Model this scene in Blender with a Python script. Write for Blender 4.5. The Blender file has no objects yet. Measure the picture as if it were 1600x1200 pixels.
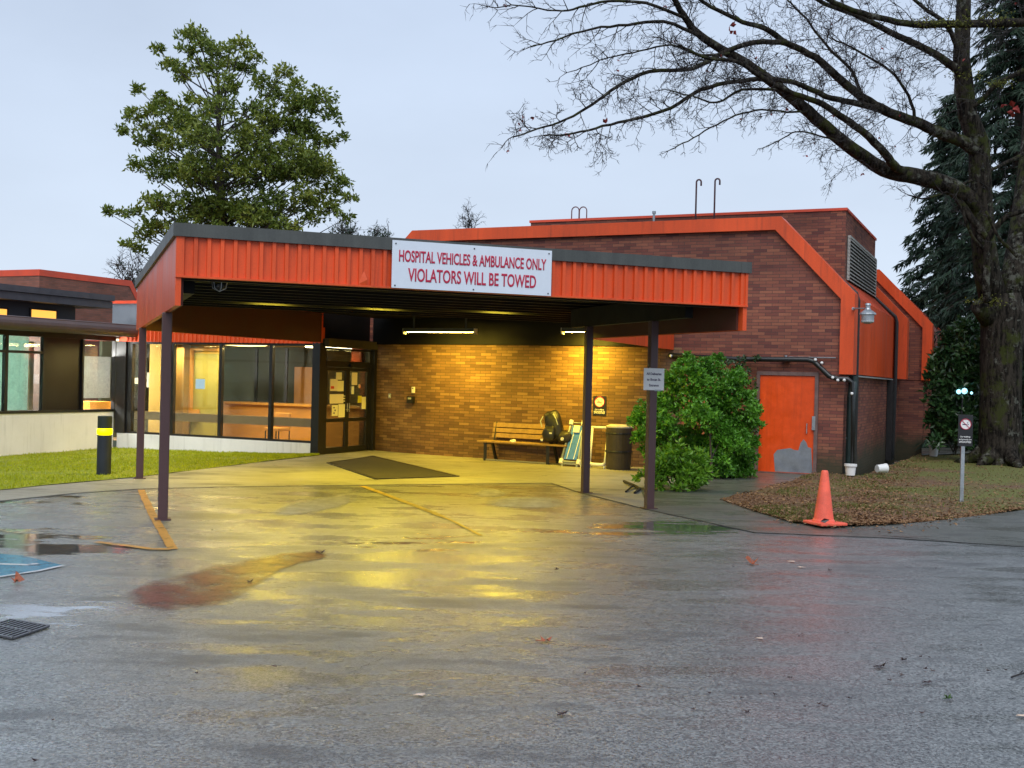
import bpy, bmesh, math, random
from mathutils import Vector, Matrix, noise
R = random.Random(7)
rad = math.radians
scene = bpy.context.scene
COL = scene.collection

# ------------------------------------------------------------------ camera
F = 1740.0; H = 1.8; RHO = math.atan(.0244); TH = 7.4/1740     # focal length in photo pixels, eye height, roll, pitch
cam_d = bpy.data.cameras.new('camera'); cam = bpy.data.objects.new('camera', cam_d); COL.objects.link(cam)
cam_d.sensor_width = 36; cam_d.lens = 36*F/1600; cam_d.clip_end = 2000; cam_d.clip_start = .1
cam.matrix_world = Matrix.Translation((0, 0, H)) @ Matrix.Rotation(math.pi/2-TH, 4, 'X') @ Matrix.Rotation(RHO, 4, 'Z')
scene.camera = cam
scene.render.resolution_x = 1024; scene.render.resolution_y = 768

# ------------------------------------------------------------------ world, sun, exposure
SUN_EL, SUN_AZ = rad(50), rad(184)      # azimuth clockwise from +Y: high behind the photographer
world = bpy.data.worlds.new('World'); scene.world = world; world.use_nodes = True
wn = world.node_tree.nodes; wl = world.node_tree.links
wn.clear()
w_out = wn.new('ShaderNodeOutputWorld')
sky = wn.new('ShaderNodeTexSky'); sky.sky_type = 'NISHITA'; sky.sun_disc = False
sky.sun_elevation = SUN_EL; sky.sun_rotation = SUN_AZ; sky.dust_density = 3.0
bg1 = wn.new('ShaderNodeBackground'); bg1.inputs[1].default_value = .06
wl.new(sky.outputs[0], bg1.inputs[0])
tc = wn.new('ShaderNodeTexCoord'); sep = wn.new('ShaderNodeSeparateXYZ'); wl.new(tc.outputs['Generated'], sep.inputs[0])
ramp = wn.new('ShaderNodeValToRGB'); e = ramp.color_ramp.elements
e[0].position = 0.0; e[0].color = (.56, .64, .745, 1)
e[1].position = 1.0; e[1].color = (.40, .48, .62, 1)
x = e.new(.12); x.color = (.54, .625, .75, 1)
x = e.new(.40); x.color = (.455, .545, .70, 1)
wl.new(sep.outputs[2], ramp.inputs[0])
cl = wn.new('ShaderNodeTexNoise'); cl.inputs['Scale'].default_value = 2.2; cl.inputs['Detail'].default_value = 5
cmap = wn.new('ShaderNodeMapping'); cmap.inputs['Scale'].default_value = (1, 1, 2.6)
wl.new(tc.outputs['Generated'], cmap.inputs[0]); wl.new(cmap.outputs[0], cl.inputs[0])
cr = wn.new('ShaderNodeMapRange'); cr.inputs[1].default_value = .3; cr.inputs[2].default_value = .7
cr.inputs[3].default_value = .91; cr.inputs[4].default_value = 1.07
wl.new(cl.outputs[0], cr.inputs[0])
mul = wn.new('ShaderNodeVectorMath'); mul.operation = 'SCALE'
wl.new(ramp.outputs[0], mul.inputs[0]); wl.new(cr.outputs[0], mul.inputs['Scale'])
bg2 = wn.new('ShaderNodeBackground'); bg2.inputs[1].default_value = 1.0
wl.new(mul.outputs[0], bg2.inputs[0])
mx = wn.new('ShaderNodeMixShader'); mx.inputs[0].default_value = .9
wl.new(bg1.outputs[0], mx.inputs[1]); wl.new(bg2.outputs[0], mx.inputs[2]); wl.new(mx.outputs[0], w_out.inputs[0])
sd = bpy.data.lights.new('sun', 'SUN'); sd.energy = 1.6; sd.angle = rad(45); sd.color = (1, .99, .97)
sun = bpy.data.objects.new('sun', sd); COL.objects.link(sun)
sdir = Vector((math.sin(SUN_AZ)*math.cos(SUN_EL), math.cos(SUN_AZ)*math.cos(SUN_EL), math.sin(SUN_EL)))
sun.rotation_euler = sdir.to_track_quat('Z', 'Y').to_euler(); sun.location = (0, -10, 30)
scene.view_settings.view_transform = 'Standard'; scene.view_settings.look = 'None'
scene.view_settings.exposure = 0.42; scene.view_settings.gamma = 1.0
scene.render.engine = 'CYCLES'
scene.cycles.max_bounces = 8; scene.cycles.transparent_max_bounces = 24; scene.cycles.use_denoising = True
scene.cycles.caustics_reflective = False; scene.cycles.caustics_refractive = False
scene.cycles.sample_clamp_indirect = 4

# ------------------------------------------------------------------ survey: photo measurement -> place
_c, _s = math.cos(RHO), math.sin(RHO)
def ray(px, py):
    u = px-800; v = 600-py
    xu = u*_c-v*_s; yu = u*_s+v*_c
    Y = F*math.cos(TH)+yu*math.sin(TH); Z = yu*math.cos(TH)-F*math.sin(TH)
    return xu/Y, Z/Y
def at(px, py, Y):
    a, k = ray(px, py); return Vector((a*Y, Y, H+k*Y))
def G(px, py, z=0.0):
    a, k = ray(px, py); Y = (z-H)/k; return Vector((a*Y, Y, z))
AZ = rad(24.6)
WD = Vector((math.cos(AZ), -math.sin(AZ), 0)); ND = Vector((math.sin(AZ), math.cos(AZ), 0)); CO = Vector((6.86, 22.16, 0))
def gp(s, t, z=0.0):
    p = CO+WD*s+ND*t; return Vector((p.x, p.y, z))
def on_t(px, py, t):
    a, k = ray(px, py); d = Vector((a, 1, 0)); Y = (t+CO.dot(ND))/d.dot(ND)
    return ((d*Y-CO).dot(WD), H+k*Y)
def on_s(px, py, s):
    a, k = ray(px, py); d = Vector((a, 1, 0)); Y = (s+CO.dot(WD))/d.dot(WD)
    return ((d*Y-CO).dot(ND), H+k*Y)
def on_line(px, py, P, D):                  # vertical plane through P along D -> distance along D, z
    a, k = ray(px, py); N = Vector((-D.y, D.x, 0)); d = Vector((a, 1, 0)); Y = P.dot(N)/d.dot(N)
    return ((d*Y-Vector((P.x, P.y, 0))).dot(D), H+k*Y)

# ------------------------------------------------------------------ mesh builder
class MB:
    def __init__(self): self.v = []; self.f = []; self.uv = {}
    def face(self, pts, uv=None):
        i = len(self.v); self.v.extend([tuple(p) for p in pts]); self.f.append(tuple(range(i, i+len(pts))))
        if uv: self.uv[len(self.f)-1] = uv
    def box3(self, O, A, B, C):             # corner O and three edge vectors (right handed)
        O, A, B, C = map(Vector, (O, A, B, C))
        if A.cross(B).dot(C) < 0: A, B = B, A
        p = [O, O+A, O+A+B, O+B, O+C, O+A+C, O+A+B+C, O+B+C]
        i = len(self.v); self.v.extend([tuple(q) for q in p])
        for q in ((0, 3, 2, 1), (4, 5, 6, 7), (0, 1, 5, 4), (1, 2, 6, 5), (2, 3, 7, 6), (3, 0, 4, 7)): self.f.append(tuple(i+k for k in q))
    def box(self, c, s, rz=0.0):
        M = Matrix.Rotation(rz, 3, 'Z'); c = Vector(c)
        A, B, C = M @ Vector((s[0], 0, 0)), M @ Vector((0, s[1], 0)), Vector((0, 0, s[2]))
        self.box3(c-A/2-B/2-C/2, A, B, C)
    def gbox(self, s0, s1, t0, t1, z0, z1): # box on the building's own grid
        self.box3(gp(s0, t0, z0), WD*(s1-s0), ND*(t1-t0), (0, 0, z1-z0))
    def bar(self, a, b, w, h, up=(0, 0, 1)):
        a, b = Vector(a), Vector(b); d = (b-a); u = Vector(up); x = d.cross(u)
        if x.length < 1e-6: u = Vector((0, 1, 0)); x = d.cross(u)
        x.normalize(); y = x.cross(d).normalized()
        self.box3(a-x*w/2-y*h/2, x*w, y*h, d)
    def prism(self, pts, z0, z1):
        n = len(pts); i = len(self.v)
        a = sum(pts[k][0]*pts[(k+1) % n][1]-pts[(k+1) % n][0]*pts[k][1] for k in range(n))
        if a < 0: pts = pts[::-1]
        self.v.extend([(p[0], p[1], z0) for p in pts]+[(p[0], p[1], z1) for p in pts])
        self.f.append(tuple(i+k for k in range(n))[::-1]); self.f.append(tuple(i+n+k for k in range(n)))
        for k in range(n): j = (k+1) % n; self.f.append((i+k, i+j, i+n+j, i+n+k))
    def extrude(self, pts, vec):            # a flat outline swept along vec
        pts = [Vector(p) for p in pts]; vec = Vector(vec); n = len(pts); nr = Vector((0, 0, 0))
        for k in range(n): nr += pts[k].cross(pts[(k+1) % n])
        if nr.dot(vec) > 0: pts = pts[::-1]
        i = len(self.v); self.v.extend([tuple(p) for p in pts]+[tuple(p+vec) for p in pts])
        self.f.append(tuple(i+k for k in range(n))); self.f.append(tuple(i+n+k for k in range(n))[::-1])
        for k in range(n): j = (k+1) % n; self.f.append((i+j, i+k, i+n+k, i+n+j))
    def tube(self, pts, r, n=8, cap=True):
        pts = [Vector(p) for p in pts]; m = len(pts)
        rr = r if isinstance(r, (list, tuple)) else [r]*m
        i0 = len(self.v); u = None
        for k, p in enumerate(pts):
            d = (pts[min(k+1, m-1)]-pts[max(k-1, 0)])
            if d.length < 1e-9: d = Vector((0, 0, 1))
            d.normalize()
            if u is None: u = d.orthogonal().normalized()
            else:
                u = u-d*u.dot(d)
                u = u.normalized() if u.length > 1e-6 else d.orthogonal().normalized()
            w = d.cross(u)
            for a in range(n):
                t = 2*math.pi*a/n; q = p+(u*math.cos(t)+w*math.sin(t))*rr[k]; self.v.append((q.x, q.y, q.z))
        for k in range(m-1):
            for a in range(n):
                b = (a+1) % n; self.f.append((i0+k*n+a, i0+k*n+b, i0+(k+1)*n+b, i0+(k+1)*n+a))
        if cap:
            self.f.append(tuple(i0+a for a in range(n))[::-1]); self.f.append(tuple(i0+(m-1)*n+a for a in range(n)))
    def lathe(self, c, prof, n=20):         # prof: (radius, z)
        self.tube([Vector(c)+Vector((0, 0, z+1e-5*k)) for k, (r, z) in enumerate(prof)], [r for r, z in prof], n)
    def leaf(self, p, d, up, L, W):         # a folded leaf: two faces meeting on the midrib
        d = d.normalized(); s = d.cross(up)
        s = s.normalized() if s.length > 1e-6 else d.orthogonal().normalized()
        nrm = s.cross(d); i = len(self.v)
        m1 = p+d*L*.45; lift = nrm*W*.22
        for q in (p, m1+s*W/2+lift, p+d*L, m1-s*W/2+lift): self.v.append((q.x, q.y, q.z))
        self.f.append((i, i+1, i+2)); self.f.append((i, i+2, i+3))
    def build(self, name, mat, parent=None, smooth=False, bevel=0.0, loc=None, box_uv=False):
        off = Vector((0, 0, 0)); q = parent
        while q is not None: off += q.location; q = q.parent
        if loc is not None: off = Vector(loc)
        me = bpy.data.meshes.new(name)
        me.from_pydata([(a-off.x, b-off.y, c-off.z) for a, b, c in self.v], [], self.f)
        if box_uv or self.uv:
            ul = me.uv_layers.new(name='UVMap'); me.update()
            for p in me.polygons:
                c = self.uv.get(p.index); nr = p.normal
                for k, li in enumerate(p.loop_indices):
                    if c: ul.data[li].uv = c[k]; continue
                    v = self.v[me.loops[li].vertex_index]
                    if abs(nr.z) > .9: ul.data[li].uv = (v[0], v[1])
                    else:
                        l = math.hypot(nr.x, nr.y) or 1; tx, ty = -nr.y/l, nr.x/l
                        ul.data[li].uv = (v[0]*tx+v[1]*ty, v[2]/max(l, .3) if abs(nr.z) > .3 else v[2])
        if smooth:
            for p in me.polygons: p.use_smooth = True
        o = bpy.data.objects.new(name, me); COL.objects.link(o)
        if parent is not None: o.parent = parent
        if loc is not None: o.location = loc
        if mat: me.materials.append(mat)
        if bevel:
            b = o.modifiers.new('bevel', 'BEVEL'); b.width = bevel; b.segments = 2; b.limit_method = 'ANGLE'
        return o
def tag(o, label=None, cat=None, group=None, kind=None):
    if label: o['label'] = label
    if cat: o['category'] = cat
    if group: o['group'] = group
    if kind: o['kind'] = kind
    return o
def thing(name, loc, label, cat, group=None):
    o = bpy.data.objects.new(name, None); COL.objects.link(o); o.location = loc; o.empty_display_size = .3
    return tag(o, label, cat, group)
def copy_tree(o, parent=None):
    c = o.copy(); COL.objects.link(c)
    if parent is not None: c.parent = parent
    for ch in list(o.children): copy_tree(ch, c)
    return c
def text(name, s, mat, parent, M, size, sx=1.0, bold=0.0, align='CENTER', space=1.0):
    cu = bpy.data.curves.new(name, 'FONT'); cu.body = s; cu.size = size; cu.align_x = align; cu.align_y = 'CENTER'
    cu.bevel_depth = bold; cu.bevel_resolution = 0; cu.space_character = space; cu.resolution_u = 4; cu.extrude = .0008
    to = bpy.data.objects.new(name, cu); COL.objects.link(to)
    bpy.context.view_layer.update()
    me = bpy.data.meshes.new_from_object(to.evaluated_get(bpy.context.evaluated_depsgraph_get()))
    bpy.data.objects.remove(to)
    me.transform(Matrix.Diagonal((sx, 1, 1, 1))); me.transform(M)
    me.name = name; me.materials.clear(); me.materials.append(mat)
    o = bpy.data.objects.new(name, me); COL.objects.link(o)
    off = Vector((0, 0, 0)); q = parent
    while q is not None: off += q.location; q = q.parent
    me.transform(Matrix.Translation(-off)); o.parent = parent
    return o
def frame_matrix(origin, xdir, up=(0, 0, 1)):   # text plane: x along xdir, y up, normal towards the reader
    x = Vector(xdir).normalized(); y = Vector(up).normalized(); z = x.cross(y).normalized(); y = z.cross(x)
    M = Matrix((x, y, z)).transposed().to_4x4(); M.translation = Vector(origin); return M

# ------------------------------------------------------------------ materials
def newmat(name):
    m = bpy.data.materials.new(name); m.use_nodes = True; nt = m.node_tree
    return m, nt, nt.nodes['Principled BSDF'], nt.nodes, nt.links
def noise_node(N, L, scale, detail=4, rough=.6, vec=None, dim='3D'):
    n = N.new('ShaderNodeTexNoise'); n.inputs['Scale'].default_value = scale; n.inputs['Detail'].default_value = detail
    n.inputs['Roughness'].default_value = rough
    if vec is not None: L.new(vec, n.inputs['Vector'])
    return n
def rng(N, L, src, a, b, c, d):
    m = N.new('ShaderNodeMapRange'); L.new(src, m.inputs[0])
    for k, v in enumerate((a, b, c, d)): m.inputs[k+1].default_value = v
    return m.outputs[0]
def mixc(N, L, fac, a, b, mode='MIX'):
    m = N.new('ShaderNodeMix'); m.data_type = 'RGBA'; m.blend_type = mode
    for k, v in ((0, fac), (6, a), (7, b)):
        if hasattr(v, 'links') or hasattr(v, 'is_linked'): L.new(v, m.inputs[k])
        elif k == 0: m.inputs[0].default_value = v
        else: m.inputs[k].default_value = (*v, 1)
    return m.outputs[2]
def mth(N, L, op, a, b=None, clamp=False):
    m = N.new('ShaderNodeMath'); m.operation = op; m.use_clamp = clamp
    for k, v in ((0, a), (1, b)):
        if v is None: continue
        if hasattr(v, 'is_linked'): L.new(v, m.inputs[k])
        else: m.inputs[k].default_value = v
    return m.outputs[0]
def wpos(N): return N.new('ShaderNodeNewGeometry').outputs['Position']
def basic(name, col, rough=.6, metal=0.0, var=.25, vs=6.0, fine=60.0, bump=.0, bs=80.0, streak=False, spec=None, coat=0, grime=0):
    """paint, plastic, metal: colour broken by soft blotches, fine grain and (for walls) rain streaks"""
    m, nt, b, N, L = newmat(name); p = wpos(N)
    src = p
    if streak:
        mp = N.new('ShaderNodeMapping'); mp.inputs['Scale'].default_value = (1, 1, .12); L.new(p, mp.inputs[0]); src = mp.outputs[0]
    n1 = noise_node(N, L, vs, 5, .65, src); n2 = noise_node(N, L, fine, 3, .6, p)
    f = mth(N, L, 'ADD', mth(N, L, 'MULTIPLY', n1.outputs[0], .7), mth(N, L, 'MULTIPLY', n2.outputs[0], .3))
    k = rng(N, L, f, .3, .7, 1-var, 1+var)
    v = N.new('ShaderNodeVectorMath'); v.operation = 'SCALE'; v.inputs[0].default_value = col; L.new(k, v.inputs['Scale'])
    cc_ = v.outputs[0]
    if grime:
        gm_ = N.new('ShaderNodeMapping'); gm_.inputs['Scale'].default_value = (1, 1, .07); L.new(p, gm_.inputs[0])
        gn_ = noise_node(N, L, 11, 4, .6, gm_.outputs[0]); gk_ = noise_node(N, L, .9, 4, .6, p)
        cc_ = mixc(N, L, mth(N, L, 'MULTIPLY', rng(N, L, gn_.outputs[0], .52, .70, 0, grime), rng(N, L, gk_.outputs[0], .4, .6, .2, 1)), cc_, tuple(q*.35+.01 for q in col))
    L.new(cc_, b.inputs['Base Color'])
    L.new(rng(N, L, n1.outputs[0], .3, .7, max(.02, rough-.1), min(1, rough+.1)), b.inputs['Roughness'])
    b.inputs['Metallic'].default_value = metal
    if spec is not None: b.inputs['Specular IOR Level'].default_value = spec
    if coat: b.inputs['Coat Weight'].default_value = coat
    if bump:
        bn = noise_node(N, L, bs, 4, .6, p); bp = N.new('ShaderNodeBump'); bp.inputs['Strength'].default_value = bump
        bp.inputs['Distance'].default_value = .01; L.new(bn.outputs[0], bp.inputs['Height']); L.new(bp.outputs[0], b.inputs['Normal'])
    return m
def emit(name, col, strength):
    m, nt, b, N, L = newmat(name); b.inputs['Base Color'].default_value = (*col, 1)
    b.inputs['Emission Color'].default_value = (*col, 1); b.inputs['Emission Strength'].default_value = strength
    return m
def brick(name, cols, mortar, bw=.27, bh=.066, moss=0.0, bump=.5):
    m, nt, b, N, L = newmat(name)
    uv = N.new('ShaderNodeUVMap').outputs[0]
    def bt(off=(0, 0, 0)):
        t = N.new('ShaderNodeTexBrick'); t.inputs['Scale'].default_value = 1; t.inputs['Brick Width'].default_value = bw
        t.inputs['Row Height'].default_value = bh; t.inputs['Mortar Size'].default_value = .005; t.inputs['Mortar Smooth'].default_value = .3
        t.inputs['Color1'].default_value = (0, 0, 0, 1); t.inputs['Color2'].default_value = (1, 1, 1, 1); t.inputs['Mortar'].default_value = (.5, .5, .5, 1)
        t.offset = .5
        L.new(uv, t.inputs['Vector'])
        return t
    t = bt()
    rp = N.new('ShaderNodeValToRGB'); el = rp.color_ramp.elements
    el[0].position = 0; el[0].color = (*cols[0], 1); el[1].position = 1; el[1].color = (*cols[-1], 1)
    for k in range(1, len(cols)-1): q = el.new(k/(len(cols)-1)); q.color = (*cols[k], 1)
    L.new(t.outputs['Color'], rp.inputs[0])
    p = wpos(N)
    n1 = noise_node(N, L, .7, 4, .6, p); n2 = noise_node(N, L, 90, 3, .7, p)
    k = mth(N, L, 'MULTIPLY', rng(N, L, n1.outputs[0], .3, .7, .72, 1.25), rng(N, L, n2.outputs[0], .3, .7, .8, 1.2))
    v = N.new('ShaderNodeVectorMath'); v.operation = 'SCALE'; L.new(rp.outputs[0], v.inputs[0]); L.new(k, v.inputs['Scale'])
    c = mixc(N, L, t.outputs['Fac'], v.outputs[0], mortar)
    if moss:
        sp = N.new('ShaderNodeSeparateXYZ'); L.new(p, sp.inputs[0])
        n3 = noise_node(N, L, 2.5, 5, .7, p)
        hgt = mth(N, L, 'ADD', sp.outputs[2], mth(N, L, 'MULTIPLY', n3.outputs[0], -.9))
        c = mixc(N, L, rng(N, L, hgt, -.25, .25, moss, 0), c, (.035, .04, .018))
    L.new(c, b.inputs['Base Color']); b.inputs['Roughness'].default_value = .75
    bp = N.new('ShaderNodeBump'); bp.inputs['Strength'].default_value = bump; bp.inputs['Distance'].default_value = .008
    h = mth(N, L, 'ADD', mth(N, L, 'SUBTRACT', 1, t.outputs['Fac']), mth(N, L, 'MULTIPLY', n2.outputs[0], .25))
    L.new(h, bp.inputs['Height']); L.new(bp.outputs[0], b.inputs['Normal'])
    return m
def foliage(name, c1, c2, c3, rough=.45, trans=.25, s=.9):
    m, nt, b, N, L = newmat(name); p = wpos(N)
    n1 = noise_node(N, L, s, 3, .6, p); n2 = noise_node(N, L, 14, 2, .5, p)
    rp = N.new('ShaderNodeValToRGB'); el = rp.color_ramp.elements
    el[0].position = .3; el[0].color = (*c1, 1); el[1].position = .72; el[1].color = (*c3, 1); q = el.new(.5); q.color = (*c2, 1)
    L.new(mth(N, L, 'ADD', mth(N, L, 'MULTIPLY', n1.outputs[0], .5), mth(N, L, 'MULTIPLY', n2.outputs[0], .5)), rp.inputs[0])
    L.new(rp.outputs[0], b.inputs['Base Color']); b.inputs['Roughness'].default_value = rough
    tr = N.new('ShaderNodeBsdfTranslucent'); L.new(rp.outputs[0], tr.inputs[0])
    ms = N.new('ShaderNodeMixShader'); ms.inputs[0].default_value = trans
    L.new(b.outputs[0], ms.inputs[1]); L.new(tr.outputs[0], ms.inputs[2]); L.new(ms.outputs[0], N['Material Output'].inputs[0])
    return m
def glass(name, tint=(.9, .93, .9), refl=1.0):
    m, nt, b, N, L = newmat(name); N.remove(b)
    tr = N.new('ShaderNodeBsdfTransparent'); tr.inputs[0].default_value = (*tint, 1)
    gl = N.new('ShaderNodeBsdfGlossy'); gl.inputs['Roughness'].default_value = .015
    p = wpos(N); n = noise_node(N, L, .8, 2, .5, p); bp = N.new('ShaderNodeBump'); bp.inputs['Strength'].default_value = .05
    bp.inputs['Distance'].default_value = .05; L.new(n.outputs[0], bp.inputs['Height']); L.new(bp.outputs[0], gl.inputs['Normal'])
    fr = N.new('ShaderNodeFresnel'); fr.inputs[0].default_value = 1.5
    f2 = mth(N, L, 'MULTIPLY', fr.outputs[0], refl, True)
    ms = N.new('ShaderNodeMixShader'); L.new(f2, ms.inputs[0]); L.new(tr.outputs[0], ms.inputs[1]); L.new(gl.outputs[0], ms.inputs[2])
    L.new(ms.outputs[0], N['Material Output'].inputs[0])
    return m
def sheet_mat(name, col, rough=.5, edge=.12, hole=.5, scale=6.0, col2=None, bump=0.0, soft=.12):
    """paint or stain lying on the tarmac, worn away by noise (soft: how fuzzy its wear is)"""
    m, nt, b, N, L = newmat(name); p = wpos(N)
    n = noise_node(N, L, scale, 6, .7, p); n2 = noise_node(N, L, 70, 3, .6, p)
    b.inputs['Roughness'].default_value = rough
    L.new(mixc(N, L, rng(N, L, n2.outputs[0], .35, .65, 0, 1), col, col2 or tuple(c*.7 for c in col)), b.inputs['Base Color'])
    a = rng(N, L, n.outputs[0], hole-soft, hole+soft, 0, 1)
    f = mth(N, L, 'ADD', mth(N, L, 'MULTIPLY', n.outputs[0], .75), mth(N, L, 'MULTIPLY', n2.outputs[0], .25))
    a = rng(N, L, f, hole-soft, hole+soft, 0, 1)
    tr = N.new('ShaderNodeBsdfTransparent'); ms = N.new('ShaderNodeMixShader')
    att = N.new('ShaderNodeAttribute'); att.attribute_name = 'cover'
    L.new(mth(N, L, 'MULTIPLY', a, att.outputs['Fac']) if soft > .1 else a, ms.inputs[0])
    L.new(tr.outputs[0], ms.inputs[1]); L.new(b.outputs[0], ms.inputs[2]); L.new(ms.outputs[0], N['Material Output'].inputs[0])
    return m

def ground_mat(name, base, base2, spots=None, wet=True, rough=(.22, .5), bump=.35, speck=.5, pud=None, sc=1.0, coat=0):
    """tarmac or concrete: aggregate grain, blotches of damp and dry, smooth standing water where it is low"""
    m, nt, b, N, L = newmat(name); p = wpos(N)
    g = noise_node(N, L, 60*sc, 5, .8, p); g2 = noise_node(N, L, 230*sc, 2, .6, p); big = noise_node(N, L, .45, 6, .62, p)
    mp = N.new('ShaderNodeMapping'); mp.inputs['Scale'].default_value = (.55, 1.6, 1); L.new(p, mp.inputs[0])
    blot = noise_node(N, L, 1.1, 6, .68, mp.outputs[0])
    vo = N.new('ShaderNodeTexVoronoi'); vo.inputs['Scale'].default_value = 80*sc; L.new(p, vo.inputs['Vector'])
    vs_ = N.new('ShaderNodeSeparateColor'); L.new(vo.outputs['Color'], vs_.inputs[0])
    grain = mth(N, L, 'ADD', mth(N, L, 'MULTIPLY', g.outputs[0], .55), mth(N, L, 'MULTIPLY', mth(N, L, 'ADD', mth(N, L, 'MULTIPLY', g2.outputs[0], .6), mth(N, L, 'MULTIPLY', vs_.outputs[0], .4)), .45))
    c = mixc(N, L, rng(N, L, big.outputs[0], .35, .65, 0, 1), base, base2)
    k = rng(N, L, grain, .36, .64, 1-speck, 1+speck)
    v = N.new('ShaderNodeVectorMath'); v.operation = 'SCALE'; L.new(c, v.inputs[0]); L.new(k, v.inputs['Scale'])
    c = v.outputs[0]
    damp = rng(N, L, blot.outputs[0], .55, .64, 0, 1)       # darker damp patches
    c = mixc(N, L, mth(N, L, 'MULTIPLY', damp, .75), c, tuple(q*.28 for q in base))
    # smooth wet film: broad patches
    film = rng(N, L, blot.outputs[0], .40, .58, 1, 0)
    if pud is not None:
        sp = N.new('ShaderNodeSeparateXYZ'); L.new(p, sp.inputs[0])
        acc = None
        for (x, y, rx, ry, s) in pud:
            dx = mth(N, L, 'POWER', mth(N, L, 'ABSOLUTE', mth(N, L, 'DIVIDE', mth(N, L, 'SUBTRACT', sp.outputs[0], x), rx)), 2)
            dy = mth(N, L, 'POWER', mth(N, L, 'ABSOLUTE', mth(N, L, 'DIVIDE', mth(N, L, 'SUBTRACT', sp.outputs[1], y), ry)), 2)
            q = mth(N, L, 'MULTIPLY', mth(N, L, 'SUBTRACT', 1, mth(N, L, 'ADD', dx, dy), True), s)
            acc = q if acc is None else mth(N, L, 'MAXIMUM', acc, q)
        nz = noise_node(N, L, 1.7, 6, .7, mp.outputs[0])
        pm = mth(N, L, 'ADD', acc, rng(N, L, nz.outputs[0], .3, .7, -.45, .45))
        pool = rng(N, L, pm, .42, .62, 0, 1)
    else: pool = rng(N, L, blot.outputs[0], .30, .36, 1, 0)
    c = mixc(N, L, mth(N, L, 'MULTIPLY', pool, .3), c, tuple(q*.35 for q in base))
    L.new(c, b.inputs['Base Color'])
    ro = mth(N, L, 'ADD', rng(N, L, film, 0, 1, rough[1], rough[0]), rng(N, L, grain, .35, .65, -.05, .05))
    ro = mth(N, L, 'MULTIPLY', ro, rng(N, L, pool, 0, 1, 1, .12))
    L.new(ro, b.inputs['Roughness'])
    b.inputs['IOR'].default_value = 1.5
    if coat:
        b.inputs['Coat Weight'].default_value = coat; b.inputs['Coat IOR'].default_value = 1.75
        L.new(mth(N, L, 'MULTIPLY', rng(N, L, film, 0, 1, .38, .20), rng(N, L, pool, 0, 1, 1, .3)), b.inputs['Coat Roughness'])
        cb = N.new('ShaderNodeBump'); cb.inputs['Distance'].default_value = .010; L.new(rng(N, L, mth(N, L, 'MAXIMUM', pool, mth(N, L, 'MULTIPLY', film, .75)), 0, 1, .62, .01), cb.inputs['Strength']); L.new(grain, cb.inputs['Height']); L.new(cb.outputs[0], b.inputs['Coat Normal'])
    bp = N.new('ShaderNodeBump'); bp.inputs['Distance'].default_value = .012
    L.new(rng(N, L, pool, 0, 1, bump, .02), bp.inputs['Strength'])
    L.new(grain, bp.inputs['Height']); L.new(bp.outputs[0], b.inputs['Normal'])
    return m

ORANGE = basic('orange_paint', (.70, .085, .018), .42, var=.24, vs=1.6, streak=True, spec=.4, grime=.6)
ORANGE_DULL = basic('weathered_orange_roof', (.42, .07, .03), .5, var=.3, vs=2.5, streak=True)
REDCAP = basic('red_flashing', (.72, .08, .03), .4, var=.2, vs=2)
BRICK = brick('dark_red_brick', [(.12, .034, .027), (.19, .057, .038), (.235, .074, .044), (.28, .098, .055), (.155, .045, .034)], (.055, .036, .032), moss=.9)
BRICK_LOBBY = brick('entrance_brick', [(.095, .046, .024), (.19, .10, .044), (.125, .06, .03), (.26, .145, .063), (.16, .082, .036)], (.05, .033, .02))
BRICK_FAR = brick('weathered_brick', [(.17, .07, .05), (.27, .10, .07), (.22, .08, .05)], (.15, .1, .08))
GREYCAP = basic('grey_green_flashing', (.07, .075, .07), .5, var=.35, vs=5, streak=True, metal=.2)
POST = basic('brown_post_paint', (.075, .036, .036), .4, var=.2, vs=3, streak=True)
DARK = basic('black_brown_frame', (.012, .011, .012), .45, var=.3)
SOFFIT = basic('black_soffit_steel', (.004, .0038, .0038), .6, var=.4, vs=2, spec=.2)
CHAR = basic('charcoal_render', (.05, .055, .065), .7, var=.25, bump=.2)
BROWNFAS = basic('brown_eave_metal', (.11, .075, .07), .5, var=.25, vs=1.5, streak=True)
WHITEWALL = basic('white_painted_wall', (.86, .85, .90), .7, var=.08, vs=1.2, bump=.15, bs=40, grime=.25)
SIGNW = basic('white_sign_panel', (.66, .72, .80), .35, var=.04)
CRIM = basic('crimson_lettering', (.45, .012, .05), .4, var=.1)
INK = basic('dark_ink', (.09, .08, .14), .6, var=.1)
WHITEP = basic('white_plastic', (.8, .8, .78), .4, var=.08)
BLACKP = basic('black_plastic', (.01, .01, .012), .4, var=.3)
OLIVE = basic('olive_header_panel', (.075, .06, .03), .7, var=.35, vs=3)
STEEL = basic('galvanised_steel', (.38, .41, .43), .38, metal=.7, var=.25, vs=8)
BARE = basic('bare_grey_primer', (.20, .22, .25), .5, var=.3, vs=4)
PIPE = basic('black_pipe', (.012, .014, .014), .4, var=.3)
GREENPIPE = basic('dark_green_downpipe', (.014, .03, .028), .4, var=.3)
WOOD = basic('worn_bench_wood', (.32, .19, .07), .6, var=.35, vs=9, bump=.3)
IRON = basic('black_bench_iron', (.01, .01, .01), .5, var=.3)
BLUEC = basic('blue_canvas', (.04, .17, .75), .6, var=.25, vs=12)
GREYF = basic('grey_frame_plastic', (.34, .37, .37), .4, var=.15)
GLASS = glass('window_glass', (.92, .92, .86), .5)
GLASS_DOOR = glass('door_glass', (.8, .82, .78), .8)
CONE = basic('faded_orange_rubber', (.85, .13, .075), .5, var=.3, vs=5)
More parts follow.
